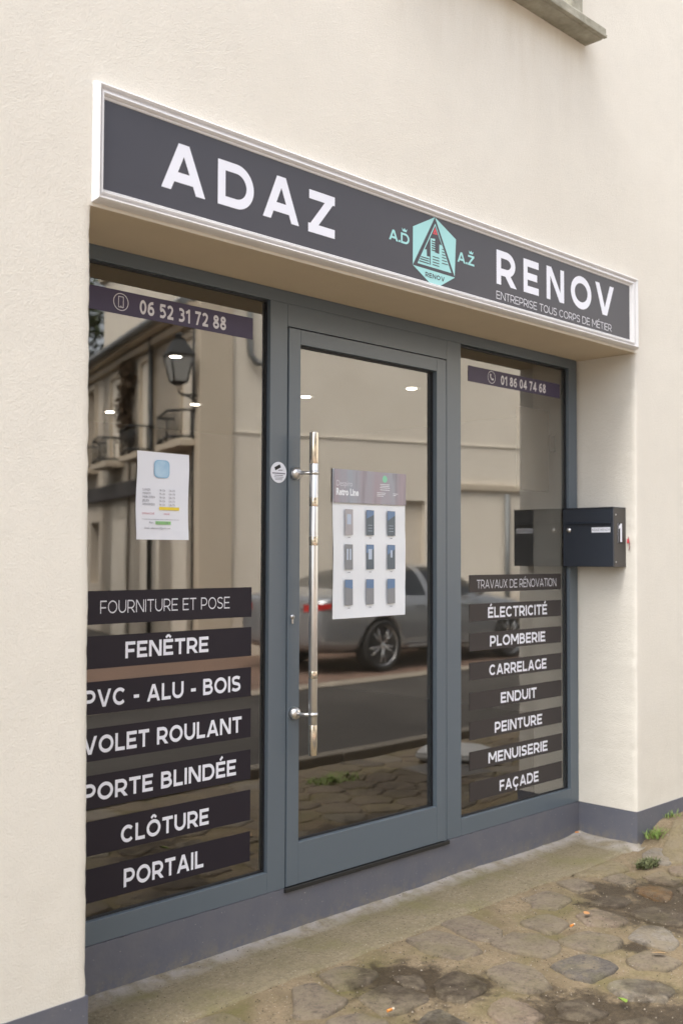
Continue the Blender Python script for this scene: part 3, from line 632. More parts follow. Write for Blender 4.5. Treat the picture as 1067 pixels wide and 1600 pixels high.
# ================================================================== mailbox on the right reveal
o = (3.118, .19, 1.387); mb = thing('mailbox', 'anthracite metal mailbox numbered 1, fixed to the right reveal against the glass', 'mailbox', o)
Z0, Z1 = 1.387, 1.683; YN, YF = .056, .3475
box('body', (3.0215, YN, Z0, 3.1320, YF, Z1), 'box_lit_side', mb, .002, o)
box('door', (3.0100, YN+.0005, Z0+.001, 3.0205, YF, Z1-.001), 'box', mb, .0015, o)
box('hood', (3.0060, YN-.001, Z1, 3.1320, YF, Z1+.004), 'box', mb, .001, o)
fl = box('letter_flap', (3.0075, .070, 1.6130, 3.0096, .326, 1.662), 'box', mb, .0008, o)
obj('flap_lip', ([(3.0096-o[0], .068-o[1], 1.614-o[2]), (2.9990-o[0], .068-o[1], 1.6075-o[2]), (3.0000-o[0], .068-o[1], 1.6035-o[2]), (3.0096-o[0], .068-o[1], 1.6055-o[2]), (3.0096-o[0], .328-o[1], 1.614-o[2]), (2.9990-o[0], .328-o[1], 1.6075-o[2]), (3.0000-o[0], .328-o[1], 1.6035-o[2]), (3.0096-o[0], .328-o[1], 1.6055-o[2])],
    [(0, 1, 5, 4), (1, 2, 6, 5), (2, 3, 7, 6), (0, 3, 2, 1), (4, 5, 6, 7)]), 'box', fl)
obj('lock', lathe([(.0005, .006), (.0085, .006), (.0095, .004), (.0125, .0035), (.013, 0)][::-1], (3.0098-o[0], .312-o[1], 1.574-o[2]), '-X', 20), 'steel', mb)
npl = box('name_plate', (3.0082, .072, 1.5600, 3.0097, .178, 1.5860), 'paper', mb, 0, o)
tm = font_mesh('name_lettering', 'ADAZ RENOV', .0165, 0, 0, 0, 'ink', mb, align='CENTER')
tm.data.transform(Matrix.Translation((3.0079-o[0], .125-o[1], 1.5675-o[2])) @ Matrix.Rotation(rad(-90), 4, 'Z'))
nt_ = box('number_plate', (3.050, YN-.0018, 1.506, 3.098, YN-.0002, 1.608), 'black', mb, 0, o)
obj('digit', polys([([(3.0720, 1.5120), (3.0900, 1.5120), (3.0900, 1.6050), (3.0770, 1.6050), (3.0600, 1.5910), (3.0600, 1.5760), (3.0720, 1.5830)], YN-.0024)], o), 'letter', nt_)
obj('plate_edge_line', polys([(rectp(3.0508, 1.509, 3.0528, 1.607), YN-.0023)], o), 'letter', nt_)
for z in (1.648, 1.412): obj('rivet', lathe([(.0004, .003), (.003, .0022), (.0036, 0)][::-1], (3.034-o[0], YN-o[1], z-o[2]), '-Y', 10), 'steel', mb)
o = (3.112, .036, 1.47); t = thing('wire_tag', 'small red wire tag sticking out behind the mailbox', 'tag', o)
obj('red_tape', boxes([(.006, -.002, .036, .013, .008, .058)]), 'red', t, bevel=.002)
obj('wire_end', path_tube([(.008, 0, .068), (.010, -.004, .040), (.006, -.008, .018), (.010, -.002, 0)], .0022, 6), mat('dull red wire', (.30, .04, .04), .6), t)

# electric cabinet inside
o = (2.82, .60, 1.6); t = thing('wall_cabinet', 'flat grey beige cabinet seen through the upper right pane', 'cabinet', o)
box('body', (2.730, .408, 1.773, 2.978, .44, 2.195), mat('grey beige cabinet', (.15, .135, .115), .6), t, .003, o)
box('latch', (2.981, .404, 1.985, 3.030, .42, 2.072), mat('dark latch plastic', (.16, .15, .14), .5), t, .003, o)

# ceiling downlights
labs = ['lit downlight reflected high in the left pane across the lantern', 'lit downlight right of the lantern in the left pane', 'lit downlight nearest the left edge of the left pane', 'lit downlight at the top left of the door glass', 'lit downlight at the top right of the door glass']
first = None
for (x, y), lb in zip(((1.989, 2.31), (3.267, 3.803), (3.057, 4.656), (3.584, 2.90), (3.825, 2.091)), labs):
    if not first:
        first = thing('ceiling_downlight', lb, 'ceiling light', (x, y, 2.5985), 'recessed downlights in the shop ceiling')
        obj('trim_ring', lathe([(.038, -.004), (.060, -.003), (.062, 0)], (0, 0, 0), 'Z', 28), 'white', first)
        obj('lamp', lathe([(.001, -.0056), (.032, -.0056), (.034, -.0045)][::-1], (0, 0, 0), 'Z', 28), mat('lit downlight lamp', (.9, .9, .85), .5, emit=((1, .93, .82), 11)), first)
    else: dup(first, (x, y, 2.5985), label=lb)
first['label'] = 'lit downlight over the lantern high in the left pane'

# ================================================================== ground
def sstep(t): t = max(0, min(1, t)); return t*t*(3-2*t)
def gh(x, y):
    h = -.014*max(0, -y)+.105*sstep((x-3.10)/.28)*sstep((y+.75)/.65)
    h += .006*noise.noise(Vector((x*2.1, y*2.1, 4)))
    return h
WET = [(1.06, -.28, .20), (1.18, -.42, .14), (2.55, -.48, .26), (2.45, -.25, .12), (1.10, -.33, .16), (1.30, -.83, .20), (1.43, -1.04, .22), (2.33, -.52, .24), (2.30, -.33, .14), (2.62, -.36, .13), (1.62, -.90, .10), (1.93, -.66, .06), (2.75, -.55, .2), (.87, -.60, .10), (3.5, -1.1, .5), (4.4, -.5, .3), (5.2, -1.2, .4)]
def ground_mat(name, base, alt, kind):
    m = mat(name, base, .9, spec=.25); b = m.node_tree.nodes['Principled BSDF']; q = NB(m)
    c = q.mix(q.mapr(q.noise(6, 7, rough=.65), .38, .66), base, alt)
    c = q.mix(q.mapr(q.noise(60, 4, rough=.75), .45, .68, 0, .8), c, tuple(x*.55 for x in base))
    if kind != 'stone': c = q.mix(q.mapr(q.noise(150, 2), .66, .74, 0, .65), c, (.50, .45, .36))
    if kind == 'stone':
        sand = q.mapr(q.noise(9, 8, rough=.75), .46, .58, 0, .72); c = q.mix(sand, c, (.205, .168, .115)); c = q.mix(q.mapr(q.noise(38, 5, rough=.7), .56, .66, 0, .55), c, tuple(x*.45 for x in base))
    moss = q.mapr(q.noise(3.1, 6, rough=.6), .50, .68, 0, .75 if kind != 'stone' else .45)
    c = q.mix(moss, c, (.125, .112, .040) if kind != 'strip' else (.17, .152, .065))
    # damp patches, at fixed places on the ground
    dmin = None
    for (x, y, r) in WET:
        vm = q.n.new('ShaderNodeVectorMath'); vm.operation = 'DISTANCE'; q.l.new(q.tc.outputs['Object'], vm.inputs[0]); vm.inputs[1].default_value = (x, y, 0)
        d = q.math('DIVIDE', vm.outputs[1], r); dmin = d if dmin is None else q.math('MINIMUM', dmin, d)
    d = q.math('ADD', dmin, q.math('MULTIPLY', q.math('SUBTRACT', q.noise(13, 9, rough=.75), .5), 3.0))
    wet = q.mapr(d, 1.15, .62, 0, .9)
    if kind != 'strip':
        wet = q.math('MULTIPLY', wet, q.mapr(q.noise(70, 4, rough=.75), .36, .60, .80, 1)) if kind != 'stone' else q.math('MULTIPLY', wet, q.mapr(q.noise(16, 8, rough=.75), .40, .62, .40, .95)); c = q.mix(wet, c, (.030, .020, .011)); r_ = q.mapr(wet, 0, .86, .9, .55); q.l.new(r_, b.inputs['Roughness'])
    if kind == 'strip':
        sx = q.n.new('ShaderNodeSeparateXYZ'); q.l.new(q.tc.outputs['Object'], sx.inputs[0])
        near = q.math('MULTIPLY', q.mapr(sx.outputs[1], .235, .315), q.mapr(q.noise(11, 5, rough=.7), .36, .56, .15, .9)); c = q.mix(near, c, (.37, .34, .315))
        near2 = q.mapr(sx.outputs[0], 2.95, 3.06); near2 = q.math('MULTIPLY', near2, q.mapr(q.noise(9, 4), .36, .55, .1, .8)); c = q.mix(near2, c, (.38, .35, .315))
    q.l.new(c, b.inputs['Base Color'])
    h1 = q.bump(q.noise(130, 5, rough=.75), .8, .007); h2 = q.bump(q.noise(22, 6, rough=.65), .65, .014, h1); q.l.new(h2, b.inputs['Normal'])
    return m
M_['mortar'] = ground_mat('sandy mossy mortar', (.245, .188, .118), (.165, .125, .074), 'mortar')
M_['strip'] = ground_mat('mossy concrete', (.240, .198, .130), (.195, .162, .100), 'strip')
SM = {'g': ((.165, .132, .100), (.205, .165, .118)), 'd': ((.110, .096, .084), (.140, .120, .100)), 'p': ((.23, .175, .130), (.19, .145, .105)), 'l': ((.24, .210, .170), (.19, .165, .135)),
      'k': ((.125, .100, .072), (.16, .125, .088)), 'o': ((.26, .150, .065), (.17, .10, .05)), 't': ((.235, .19, .115), (.19, .155, .09))}
for k, (a, b_) in SM.items(): M_['stone_'+k] = ground_mat('cobble '+k, a, b_, 'stone')
def sheet(name, xs, ys, f, m, parent=None):
    V = [(x, y, f(x, y)) for y in ys for x in xs]; n = len(xs)
    F = [(j*n+i, j*n+i+1, (j+1)*n+i+1, (j+1)*n+i) for j in range(len(ys)-1) for i in range(n-1)]
    return obj(name, (V, F), m, parent, smooth=True)
def fr_(a, b, s): n = max(1, round((b-a)/s)); return [a+(b-a)*i/n for i in range(n+1)]
KY = -1.93
def gmort(x, y): return gh(x, y)-.004+.0035*noise.noise(Vector((x*14, y*14, 0)))+.002*noise.noise(Vector((x*40, y*40, 0)))
xs_ = fr_(-8, -.4, .4)+fr_(-.4, 3.9, .022)[1:]+fr_(3.9, 14, .12)[1:]
ys_ = fr_(KY, -1.15, .06)+fr_(-1.15, .42, .022)[1:]
pav = struct(sheet('pavement', xs_, ys_, gmort, 'mortar'))
def gstrip(x, y):
    e = .012*noise.noise(Vector((x*3, 1, 0)))+.006*noise.noise(Vector((x*17, 3, 0)))
    edge = sstep((y-(-.012+e))/.010); rise = .010*sstep((y-.24)/.10)+.012*sstep((x-2.98)/.12)
    return gh(x, y)-.012+.0145*edge+rise+.0022*noise.noise(Vector((x*16, y*16, 8)))+.0014*noise.noise(Vector((x*50, y*50, 3)))
obj_strip = sheet('concrete_strip', fr_(-.02, 3.13, .015), fr_(-.04, .34, .008), gstrip, 'strip', pav)
# hand-laid stones seen in the foreground
STONES=[
('g',[(1.58, -0.273), (1.714, -0.269), (1.763, -0.344), (1.724, -0.468), (1.596, -0.482), (1.572, -0.395), (1.559, -0.331)]),
('d',[(1.549, -0.545), (1.724, -0.571), (1.716, -0.71), (1.535, -0.717), (1.523, -0.637)]),
('g',[(1.832, -0.211), (1.983, -0.238), (1.949, -0.356), (1.81, -0.363)]),
('p',[(2.058, -0.328), (2.186, -0.343), (2.159, -0.489), (2.074, -0.494), (2.001, -0.422)]),
('g',[(1.773, -0.436), (1.92, -0.457), (1.95, -0.597), (1.849, -0.617), (1.754, -0.575)]),
('g',[(1.794, -0.702), (1.911, -0.717), (1.914, -0.846), (1.801, -0.842), (1.756, -0.774)]),
('g',[(1.346, -0.415), (1.472, -0.434), (1.479, -0.523), (1.397, -0.646), (1.312, -0.616), (1.282, -0.532)]),
('p',[(1.105, -0.604), (1.207, -0.595), (1.22, -0.659), (1.192, -0.748), (1.073, -0.761), (1.059, -0.674)]),
('g',[(2.058, -0.07), (2.207, -0.079), (2.175, -0.219), (2.046, -0.205)]),
('l',[(1.991, -0.597), (2.132, -0.58), (2.169, -0.646), (2.089, -0.748), (1.99, -0.756), (1.983, -0.67)]),
('l',[(1.548, -0.773), (1.662, -0.819), (1.67, -0.937), (1.57, -0.964), (1.497, -0.872)]),
('k',[(1.296, -0.734), (1.385, -0.761), (1.357, -0.873), (1.276, -0.87), (1.233, -0.789)]),
('k',[(2.242, -0.462), (2.369, -0.491), (2.374, -0.624), (2.264, -0.666), (2.216, -0.574)]),
('k',[(2.225, -0.284), (2.366, -0.288), (2.378, -0.385), (2.271, -0.395)]),
('o',[(2.512, -0.326), (2.616, -0.357), (2.579, -0.463), (2.477, -0.483)]),
('k',[(1.31, -0.941), (1.411, -0.985), (1.424, -1.091), (1.329, -1.104), (1.269, -1.027)]),
('g',[(1.373, -0.037), (1.516, -0.049), (1.519, -0.195), (1.479, -0.28), (1.355, -0.263), (1.339, -0.141)]),
('g',[(0.895, -0.054), (1.012, -0.049), (1.051, -0.16), (0.971, -0.199), (0.862, -0.18)]),
('g',[(0.873, -0.257), (1.006, -0.255), (1.03, -0.412), (0.922, -0.431), (0.83, -0.399)]),
('k',[(1.116, -0.364), (1.253, -0.336), (1.249, -0.496), (1.087, -0.51), (1.066, -0.447)]),
('g',[(0.753, -0.072), (0.825, -0.088), (0.81, -0.257), (0.687, -0.277), (0.613, -0.224)]),
('g',[(0.661, -0.329), (0.774, -0.344), (0.787, -0.454), (0.722, -0.483), (0.622, -0.402)]),
('d',[(0.865, -0.512), (0.972, -0.5), (0.964, -0.63), (0.889, -0.667), (0.803, -0.581)]),
('g',[(1.59, -0.017), (1.73, -0.03), (1.714, -0.2), (1.613, -0.274), (1.558, -0.192)]),
('l',[(3.004, -0.094), (3.142, -0.082), (3.131, -0.197), (2.973, -0.244), (2.93, -0.162)]),
('p',[(2.709, -0.266), (2.831, -0.276), (2.804, -0.395), (2.703, -0.402), (2.695, -0.324)]),
('o',[(2.556, -0.309), (2.638, -0.338), (2.614, -0.449), (2.485, -0.484), (2.512, -0.382)]),
('t',[(3.119, -0.132), (3.351, -0.084), (3.331, -0.159), (3.099, -0.285), (3.006, -0.236)]),
('g',[(2.096, -0.069), (2.227, -0.085), (2.201, -0.205), (2.067, -0.225), (2.019, -0.149)]),
('g',[(2.362, -0.031), (2.471, -0.068), (2.443, -0.18), (2.301, -0.175)]),
('p',[(2.909, -0.278), (2.997, -0.307), (2.938, -0.381), (2.859, -0.377), (2.846, -0.328)]),
('g',[(2.576, -0.135), (2.678, -0.163), (2.658, -0.252), (2.541, -0.259)]),
]

def chaikin(P, n=2):
    for _ in range(n):
        Q = []
        for a, b in zip(P, P[1:]+P[:1]): Q += [(a[0]*.75+b[0]*.25, a[1]*.75+b[1]*.25), (a[0]*.25+b[0]*.75, a[1]*.25+b[1]*.75)]
        P = Q
    return P
def area(P): return abs(sum(a[0]*b[1]-b[0]*a[1] for a, b in zip(P, P[1:]+P[:1])))/2
def stone_geo(P, h, seed, inset=.86, grow=1.0):
    P = chaikin([(a[0]*.84+b[0]*.16, a[1]*.84+b[1]*.16) for a, b in zip(P, P[1:]+P[:1])] if 0 else [q for a, b in zip(P, P[1:]+P[:1]) for q in ((a[0]*.88+b[0]*.12, a[1]*.88+b[1]*.12), (a[0]*.12+b[0]*.88, a[1]*.12+b[1]*.88))], 1); cx = sum(p[0] for p in P)/len(P); cy = sum(p[1] for p in P)/len(P); n = len(P)
    V, F = [], []
    P = [(cx+(x-cx)*grow, cy+(y-cy)*grow) for x, y in P]; P = [(x+.012*noise.noise(Vector((x*22, y*22, seed)))+.006*noise.noise(Vector((x*60, y*60, seed))), y+.012*noise.noise(Vector((x*22, y*22, seed+5)))) for x, y in P]
    for s, dz in ((1.03, -.012), (1.0, -.001), (.965, h*.55), (.90, h*.85), (.72, h*.95), (.38, h*1.0)):
        for x, y in P:
            X, Y = cx+(x-cx)*s, cy+(y-cy)*s; V.append((X, Y, gh(X, Y)+dz+(.0045*noise.noise(Vector((X*15, Y*15, seed)))+.0022*noise.noise(Vector((X*45, Y*45, seed))) if dz > 0 else 0)))
    for k in range(5):
        for i in range(n): F.append((k*n+i, k*n+(i+1) % n, (k+1)*n+(i+1) % n, (k+1)*n+i))
    V.append((cx, cy, gh(cx, cy)+h*1.02)); F += [(5*n+i, 5*n+(i+1) % n, 6*n) for i in range(n)]
    return V, F
rs = random.Random(5); cents = []
for k, P in STONES:
    cx = sum(p[0] for p in P)/len(P); cy = sum(p[1] for p in P)/len(P); cents.append((cx, cy, P))
    obj('cobblestone', stone_geo(P, rs.uniform(.005, .010) if k != 'k' else .006, rs.random()*50, grow=1.15), 'stone_'+k, pav, smooth=True)
# the rest of the paving: irregular cells
seeds = []
j = 0; y = -.11
while y > KY+.02:
    x = -2.6+(.13 if j % 2 else 0)
    while x < 8.6: seeds.append((x+rs.uniform(-.055, .055), y+rs.uniform(-.04, .04))); x += .265
    y -= .205; j += 1
def clip(P, a, b):
    mx, my = (a[0]+b[0])/2, (a[1]+b[1])/2; nx_, ny_ = b[0]-a[0], b[1]-a[1]; R = []
    for p, q in zip(P, P[1:]+P[:1]):
        dp = (p[0]-mx)*nx_+(p[1]-my)*ny_; dq = (q[0]-mx)*nx_+(q[1]-my)*ny_
        if dp <= 0: R.append(p)
        if (dp < 0 < dq) or (dq < 0 < dp): t = dp/(dp-dq); R.append((p[0]+(q[0]-p[0])*t, p[1]+(q[1]-p[1])*t))
    return R
def inside(p, P):
    c = False
    for a, b in zip(P, P[1:]+P[:1]):
        if (a[1] > p[1]) != (b[1] > p[1]) and p[0] < (b[0]-a[0])*(p[1]-a[1])/(b[1]-a[1])+a[0]: c = not c
    return c
cells = []
for s in seeds:
    P = [(s[0]-.3, s[1]-.3), (s[0]+.3, s[1]-.3), (s[0]+.3, s[1]+.3), (s[0]-.3, s[1]+.3)]
    for t in [(c_[0], c_[1]) for c_ in cents]:
        if abs(t[0]-s[0]) < .62 and abs(t[1]-s[1]) < .62 and len(P) > 2: P = clip(P, s, t)
    for t in seeds:
        if t is not s and abs(t[0]-s[0]) < .62 and abs(t[1]-s[1]) < .62: P = clip(P, s, t)
    top = -.02
    P = [(p[0], min(p[1], top)) for p in P]; P = [(p[0], max(p[1], KY+.005)) for p in P]
    if len(P) < 3 or area(P) < .008: continue
    cx = sum(p[0] for p in P)/len(P); cy = sum(p[1] for p in P)/len(P)
    P = [(cx+(p[0]-cx)*.93, cy+(p[1]-cy)*.92) for p in P]
    big = [[(a+(p[0]-a)*1.26, b+(p[1]-b)*1.26) for p in Q] for a, b, Q in cents if abs(a-cx) < .5 and abs(b-cy) < .5]
    if any(inside((cx, cy), Q) for Q in big): continue
    R_ = []
    for p in P:
        t = 1.0
        while t > .2 and any(inside((cx+(p[0]-cx)*t, cy+(p[1]-cy)*t), Q) for Q in big): t -= .06
        R_.append((cx+(p[0]-cx)*t, cy+(p[1]-cy)*t))
    P = R_
    if area(P) < .006 or any(inside(p, P) for Q in big for p in Q): continue
    cells.append((math.hypot(cx-1.6, cy+.6), P))
cells.sort(key=lambda c: c[0])
SV, SF = [], []
for i, (d, P) in enumerate(cells):
    g_ = stone_geo(P, rs.uniform(.005, .010), i*.7)
    if i < 255: obj('cobblestone', g_, 'stone_'+rs.choice('ggggdplt'), pav, smooth=True)
    else: k = len(SV); SV += g_[0]; SF += [tuple(v+k for v in f) for f in g_[1]]
if SV: obj('far_cobblestones', (SV, SF), 'stone_g', pav, smooth=True)['kind'] = 'stuff'
# road, kerb, gutter, far paving
def road_mat():
    m = mat('worn asphalt', (.050, .046, .042), .85); q = NB(m); b = m.node_tree.nodes['Principled BSDF']
    c = q.mix(q.mapr(q.noise(.8, 5), .4, .65), (.030, .026, .023), (.046, .041, .036)); c = q.mix(q.mapr(q.noise(90, 3), .55, .7, 0, .5), c, (.13, .12, .10)); q.l.new(c, b.inputs['Base Color'])
    q.l.new(q.bump(q.noise(110, 4), .5, .006), b.inputs['Normal']); return m
M_['road'] = road_mat()
RZ = -.095
struct(obj('ground', ([(-260, -260, RZ-.012), (260, -260, RZ-.012), (260, 260, RZ-.012), (-260, 260, RZ-.012)], [(0, 1, 2, 3)]), mat('distant ground', (.11, .10, .085), .9, var=(.3, .6, (.08, .09, .05)))))
struct(sheet('road', fr_(-40, 60, 1), fr_(-5.45, KY+.02, .25), lambda x, y: RZ+.03*(1-((y+3.7)/1.8)**2)*.6, 'road'))
kerb = struct(obj('kerb', boxes([(-8, KY-.125, RZ-.05, 14, KY-.006, RZ+.035)]), 'mortar'))
M_['kerb'] = mat('granite kerb', (.15, .13, .105), .85, bump=(50, .4, .004), var=(5, .6, (.14, .125, .10)))
kk = boxes([(0, 0, 0, .93, .118, .135)]); kme = None
for i in range(22):
    if kme is None: ko = obj('kerb_stone', kk, 'kerb', kerb, bevel=.012); kme = ko
    else: ko = kme.copy(); COL.objects.link(ko)
    ko.location = (-7.6+i*.945, KY-.128, RZ-.002+rs.uniform(-.004, .004)); ko.rotation_euler.z = rs.uniform(-.004, .004)
M_['pale'] = mat('pale gutter paving', (.27, .23, .18), .9, bump=(30, .4, .01), var=(3, .8, (.22, .19, .15)))
M_['redpave'] = mat('reddish parking paving', (.17, .105, .075), .9, bump=(20, .5, .01), var=(2, .8, (.12, .08, .06)))
struct(sheet('gutter', fr_(-30, 50, .5), fr_(-5.75, -5.42, .1), lambda x, y: RZ+.012+.004*noise.noise(Vector((x*3, y*8, 0))), 'pale'))
struct(sheet('parking_bay', fr_(-30, 50, 1), fr_(-10.8, -5.75, .5), lambda x, y: RZ+.008, 'redpave'))
struct(sheet('side_road', fr_(-26, 12, 1), fr_(-60, -10.8, 2), lambda x, y: RZ+.004, 'road'))

# small things lying on the paving
def on(x, y, dz=.012): return (x, y, gh(x, y)+dz)
M_['filter'] = mat('orange filter paper', (.58, .21, .04), .7); M_['cig'] = mat('cigarette paper', (.62, .55, .42), .8)
for (x, y, rz, lb) in ((3.085, .318, .3, 'orange cigarette end in the inner corner below the mailbox'), (1.903, -.406, .9, 'orange cigarette end in the middle of the cobbles'), (.837, -.425, .75, 'orange cigarette end on the cobbles at the bottom edge')):
    t = thing('cigarette_butt', lb, 'cigarette end', on(x, y, .022), 'cigarette ends on the paving', rz-.9)
    obj('filter_tip', tube((-.013, 0, 0), (.006, 0, .001), .0042, n=10), 'filter', t); obj('paper_tip', tube((.0062, 0, .001), (.014, 0, .001), .0040, n=10), 'cig', t)
def leaf(nm, lb, x, y, s, col, rz, curl=.3, dz=.022):
    P = [(-.5, 0), (-.36, .16), (-.1, .27), (.2, .22), (.42, .07), (.52, 0), (.42, -.07), (.2, -.22), (-.1, -.27), (-.36, -.16)]
    V = [(p[0]*s, p[1]*s, curl*s*(abs(p[1])**1.3+.25*p[0]**2)) for p in P]+[(-.3*s, 0, 0), (0, 0, 0), (.3*s, 0, 0)]
    F = [(0, 1, 10), (1, 2, 11, 10), (2, 3, 12, 11), (3, 4, 12), (4, 5, 12), (5, 6, 12), (6, 7, 12), (7, 8, 11, 12), (8, 9, 10, 11), (9, 0, 10)]
    o = obj(nm, (V, F), mat(nm+' '+str(x), col, .6, var=(40, .5, tuple(c*.7 for c in col))), smooth=True); o.location = on(x, y, dz); o.rotation_euler = (.25, .1, rz); tag(o, lb, 'leaf'); return o
leaf('green_leaf', 'small fresh green leaf lying near the bottom right of the cobbles', 1.43, -.892, .055, (.20, .30, .04), 1.0, .8)
leaf('dry_leaf', 'dry orange leaf on the pinkish cobble right of centre', 2.058, -.372, .045, (.45, .22, .08), .2)
leaf('dry_leaf', 'dry tan leaf on a grey cobble at the right edge', 1.880, -.78, .055, (.42, .27, .13), 2.0)
M_['grass'] = mat('grass blade green', (.13, .21, .035), .6, var=(30, .6, (.22, .27, .07))); M_['weed'] = mat('dull weed green', (.075, .085, .030), .7, var=(60, .6, (.12, .13, .05)))
def tuft(nm, lb, x, y, n, hgt, spread, m, wd=.004, lean=.6):
    V, F = [], []; r = random.Random(int(x*100))
    for i in range(n):
        a = r.uniform(0, 6.28); d = spread*r.random()**.7; bx, by = d*math.cos(a)*1.4, d*math.sin(a)*.7; h = hgt*r.uniform(.4, 1); a2 = r.uniform(0, 6.28); ln = lean*h*r.uniform(.3, 1.3)
        px, py = math.cos(a2+1.57)*wd/2, math.sin(a2+1.57)*wd/2; k = len(V)
        for s_, ww in ((0, 1), (.45, .9), (.8, .6), (1, .05)):
            X = bx+math.cos(a2)*ln*s_**1.8; Y = by+math.sin(a2)*ln*s_**1.8; Z = h*(s_-.25*s_*s_*lean); V += [(X-px*ww, Y-py*ww, Z), (X+px*ww, Y+py*ww, Z)]
        F += [(k+2*j, k+2*j+1, k+2*j+3, k+2*j+2) for j in range(3)]
    o = obj(nm, (V, F), m); o.location = (x, y, gh(x, y)); tag(o, lb, 'grass tuft'); return o
tuft('grass_tuft', 'bright green grass tuft growing against the grey plinth right of the corner', 3.22, -.045, 130, .060, .055, 'grass', .004, 1.0)
tuft('grass_tuft', 'small green grass blades behind the corner tuft along the plinth', 3.42, -.03, 40, .045, .05, 'grass', .0035, 1.0)
tuft('weed_clump', 'low dark green weed clump on the cobbles in front of the right corner', 2.885, -.185, 260, .042, .058, 'weed', .006, 1.1)
tuft('grass_tuft', 'grass tuft near the kerb, seen reflected low in the door glass', 3.2, -1.5, 200, .06, .16, 'grass', .008, 1.0)
t = tag(sheet('loose_grit', [0, 1], [0, 1], lambda x, y: 0, 'pale'), 'loose grit and crumbs scattered over the paving', 'grit', kind='stuff')
V, F = [], []
for i in range(1500):
    x = rs.uniform(-.1, 3.7); y = rs.uniform(-1.2, .32) if x < 3.1 else rs.uniform(-1.2, -.01); s_ = rs.uniform(.0010, .0034)*(1 if rs.random() < .9 else 1.5); k = len(V); a = rs.uniform(0, 6)
    z = (gstrip(x, y) if (y > -.005 and x < 3.12) else gh(x, y)+(.003 if rs.random() < .5 else .009))
    for q in range(4): V.append((x+s_*math.cos(a+q*1.57), y+s_*math.sin(a+q*1.57)*.8, z-.001))
    V.append((x, y, z+s_*.9)); F += [(k, k+1, k+4), (k+1, k+2, k+4), (k+2, k+3, k+4), (k+3, k, k+4)]
GV, GF = V, F; me = bpy.data.meshes.new('loose_grit'); me.from_pydata(V, [], F); me.materials.append(M_['pale']); t.data = me
V, F = [], []
for i in range(3200):
    x = rs.uniform(-.1, 3.7); y = rs.uniform(-1.2, .32) if x < 3.1 else rs.uniform(-1.2, -.01); s_ = rs.uniform(.0012, .0042); k = len(V); a = rs.uniform(0, 6)
    z = (gstrip(x, y) if (y > -.005 and x < 3.12) else gh(x, y)+(.001 if rs.random() < .5 else .006))
    for q in range(4): V.append((x+s_*math.cos(a+q*1.57), y+s_*math.sin(a+q*1.57)*.6, z-.001))
    V.append((x, y, z+s_*.7)); F += [(k, k+1, k+4), (k+1, k+2, k+4), (k+2, k+3, k+4), (k+3, k, k+4)]
tag(obj('dark_grit', (V, F), mat('dark brown crumbs', (.05, .038, .022), .9)), 'dark earth crumbs and moss bits strewn over the paving', 'grit', kind='stuff')
# plaster bag and drain plate by the kerb (seen in the door glass)
o = (4.28, -1.33, 0); t = thing('plaster_bag', 'crumpled white sack lying by the kerb, reflected at the lower right of the door', 'bag', on(*o[:2], 0), rz=1.1)
bm = bmesh.new(); bmesh.ops.create_cube(bm, size=1); bmesh.ops.subdivide_edges(bm, edges=bm.edges, cuts=7, use_grid_fill=True)
for v in bm.verts:
    c = v.co; e = max(abs(c.x), abs(c.y))*2; th = (1-.75*e**4)
    v.co = Vector((c.x*.55, c.y*.32, .06+c.z*.12*max(.12, th)))+Vector((0, 0, .022*noise.noise(v.co*5)))
    if v.co.z < 0: v.co.z = 0
obj('sack', bm, mat('white woven sack', (.36, .36, .35), .6, bump=(30, .4, .006)), t, smooth=True); obj('folded_end', boxes([(.25, -.13, .03, .30, .13, .05)]), 'kerb', t, bevel=.01)
t = thing('drain_plate', 'square metal cover plate in the paving, reflected beside the white sack', 'cover plate', on(3.95, -1.16, .010), rz=.2)
obj('plate', boxes([(-.2, -.2, -.01, .2, .2, .006)]), mat('cast plate metal', (.10, .095, .09), .5, .3, bump=(60, .6, .003)), t, bevel=.003)
obj('rim', boxes([(-.225, -.225, -.012, .225, -.203, .004), (-.225, .203, -.012, .225, .225, .004), (-.225, -.203, -.012, -.203, .203, .004), (.203, -.203, -.012, .225, .203, .004)]), 'kerb', t)

# ================================================================== houses across the street (they show in the panes)
CO = Vector((8.1, -9.2, 0)); CA, SA = math.cos(rad(18)), math.sin(rad(18))
dA = Vector((CA, SA, 0)); dB = Vector((SA, -CA, 0))          # along the plain wall / along the side street
nA = Vector((-SA, CA, 0)); nB = Vector((-CA, -SA, 0))        # outward normals
def TR(L, d, n, org=CO):
    """boxes given as (t0, out0, z0, t1, out1, z1) along direction d and outward normal n"""
    V, F = [], []
    for b in L:
        k = len(V)
        for z in (b[2], b[5]):
            for (t, q) in ((b[0], b[1]), (b[3], b[1]), (b[3], b[4]), (b[0], b[4])): p = org+d*t+n*q; V.append((p.x, p.y, z))
        F += [tuple(i+k for i in f) for f in BOXF]
    return V, F
M_['tan'] = stucco('tan aged render', (.77, .71, .61), (.71, .65, .55))
M_['tan2'] = stucco('warm grey render', (.68, .61, .51), (.58, .51, .42))
M_['slate'] = mat('slate roof', (.055, .050, .050), .6, bump=(12, .5, .02), var=(3, .5, (.08, .07, .065)))
M_['trimst'] = mat('limestone trim', (.52, .45, .35), .9, bump=(30, .3, .005))
M_['iron'] = mat('black wrought iron', (.014, .016, .016), .5)
M_['zinc'] = mat('zinc pipe', (.20, .21, .21), .5, .4)
M_['shut'] = mat('dark window void', (.06, .055, .05), .25)
hA = thing('plain_house', 'tall tan rendered house wall filling the reflection in the door and right pane', 'house', CO)
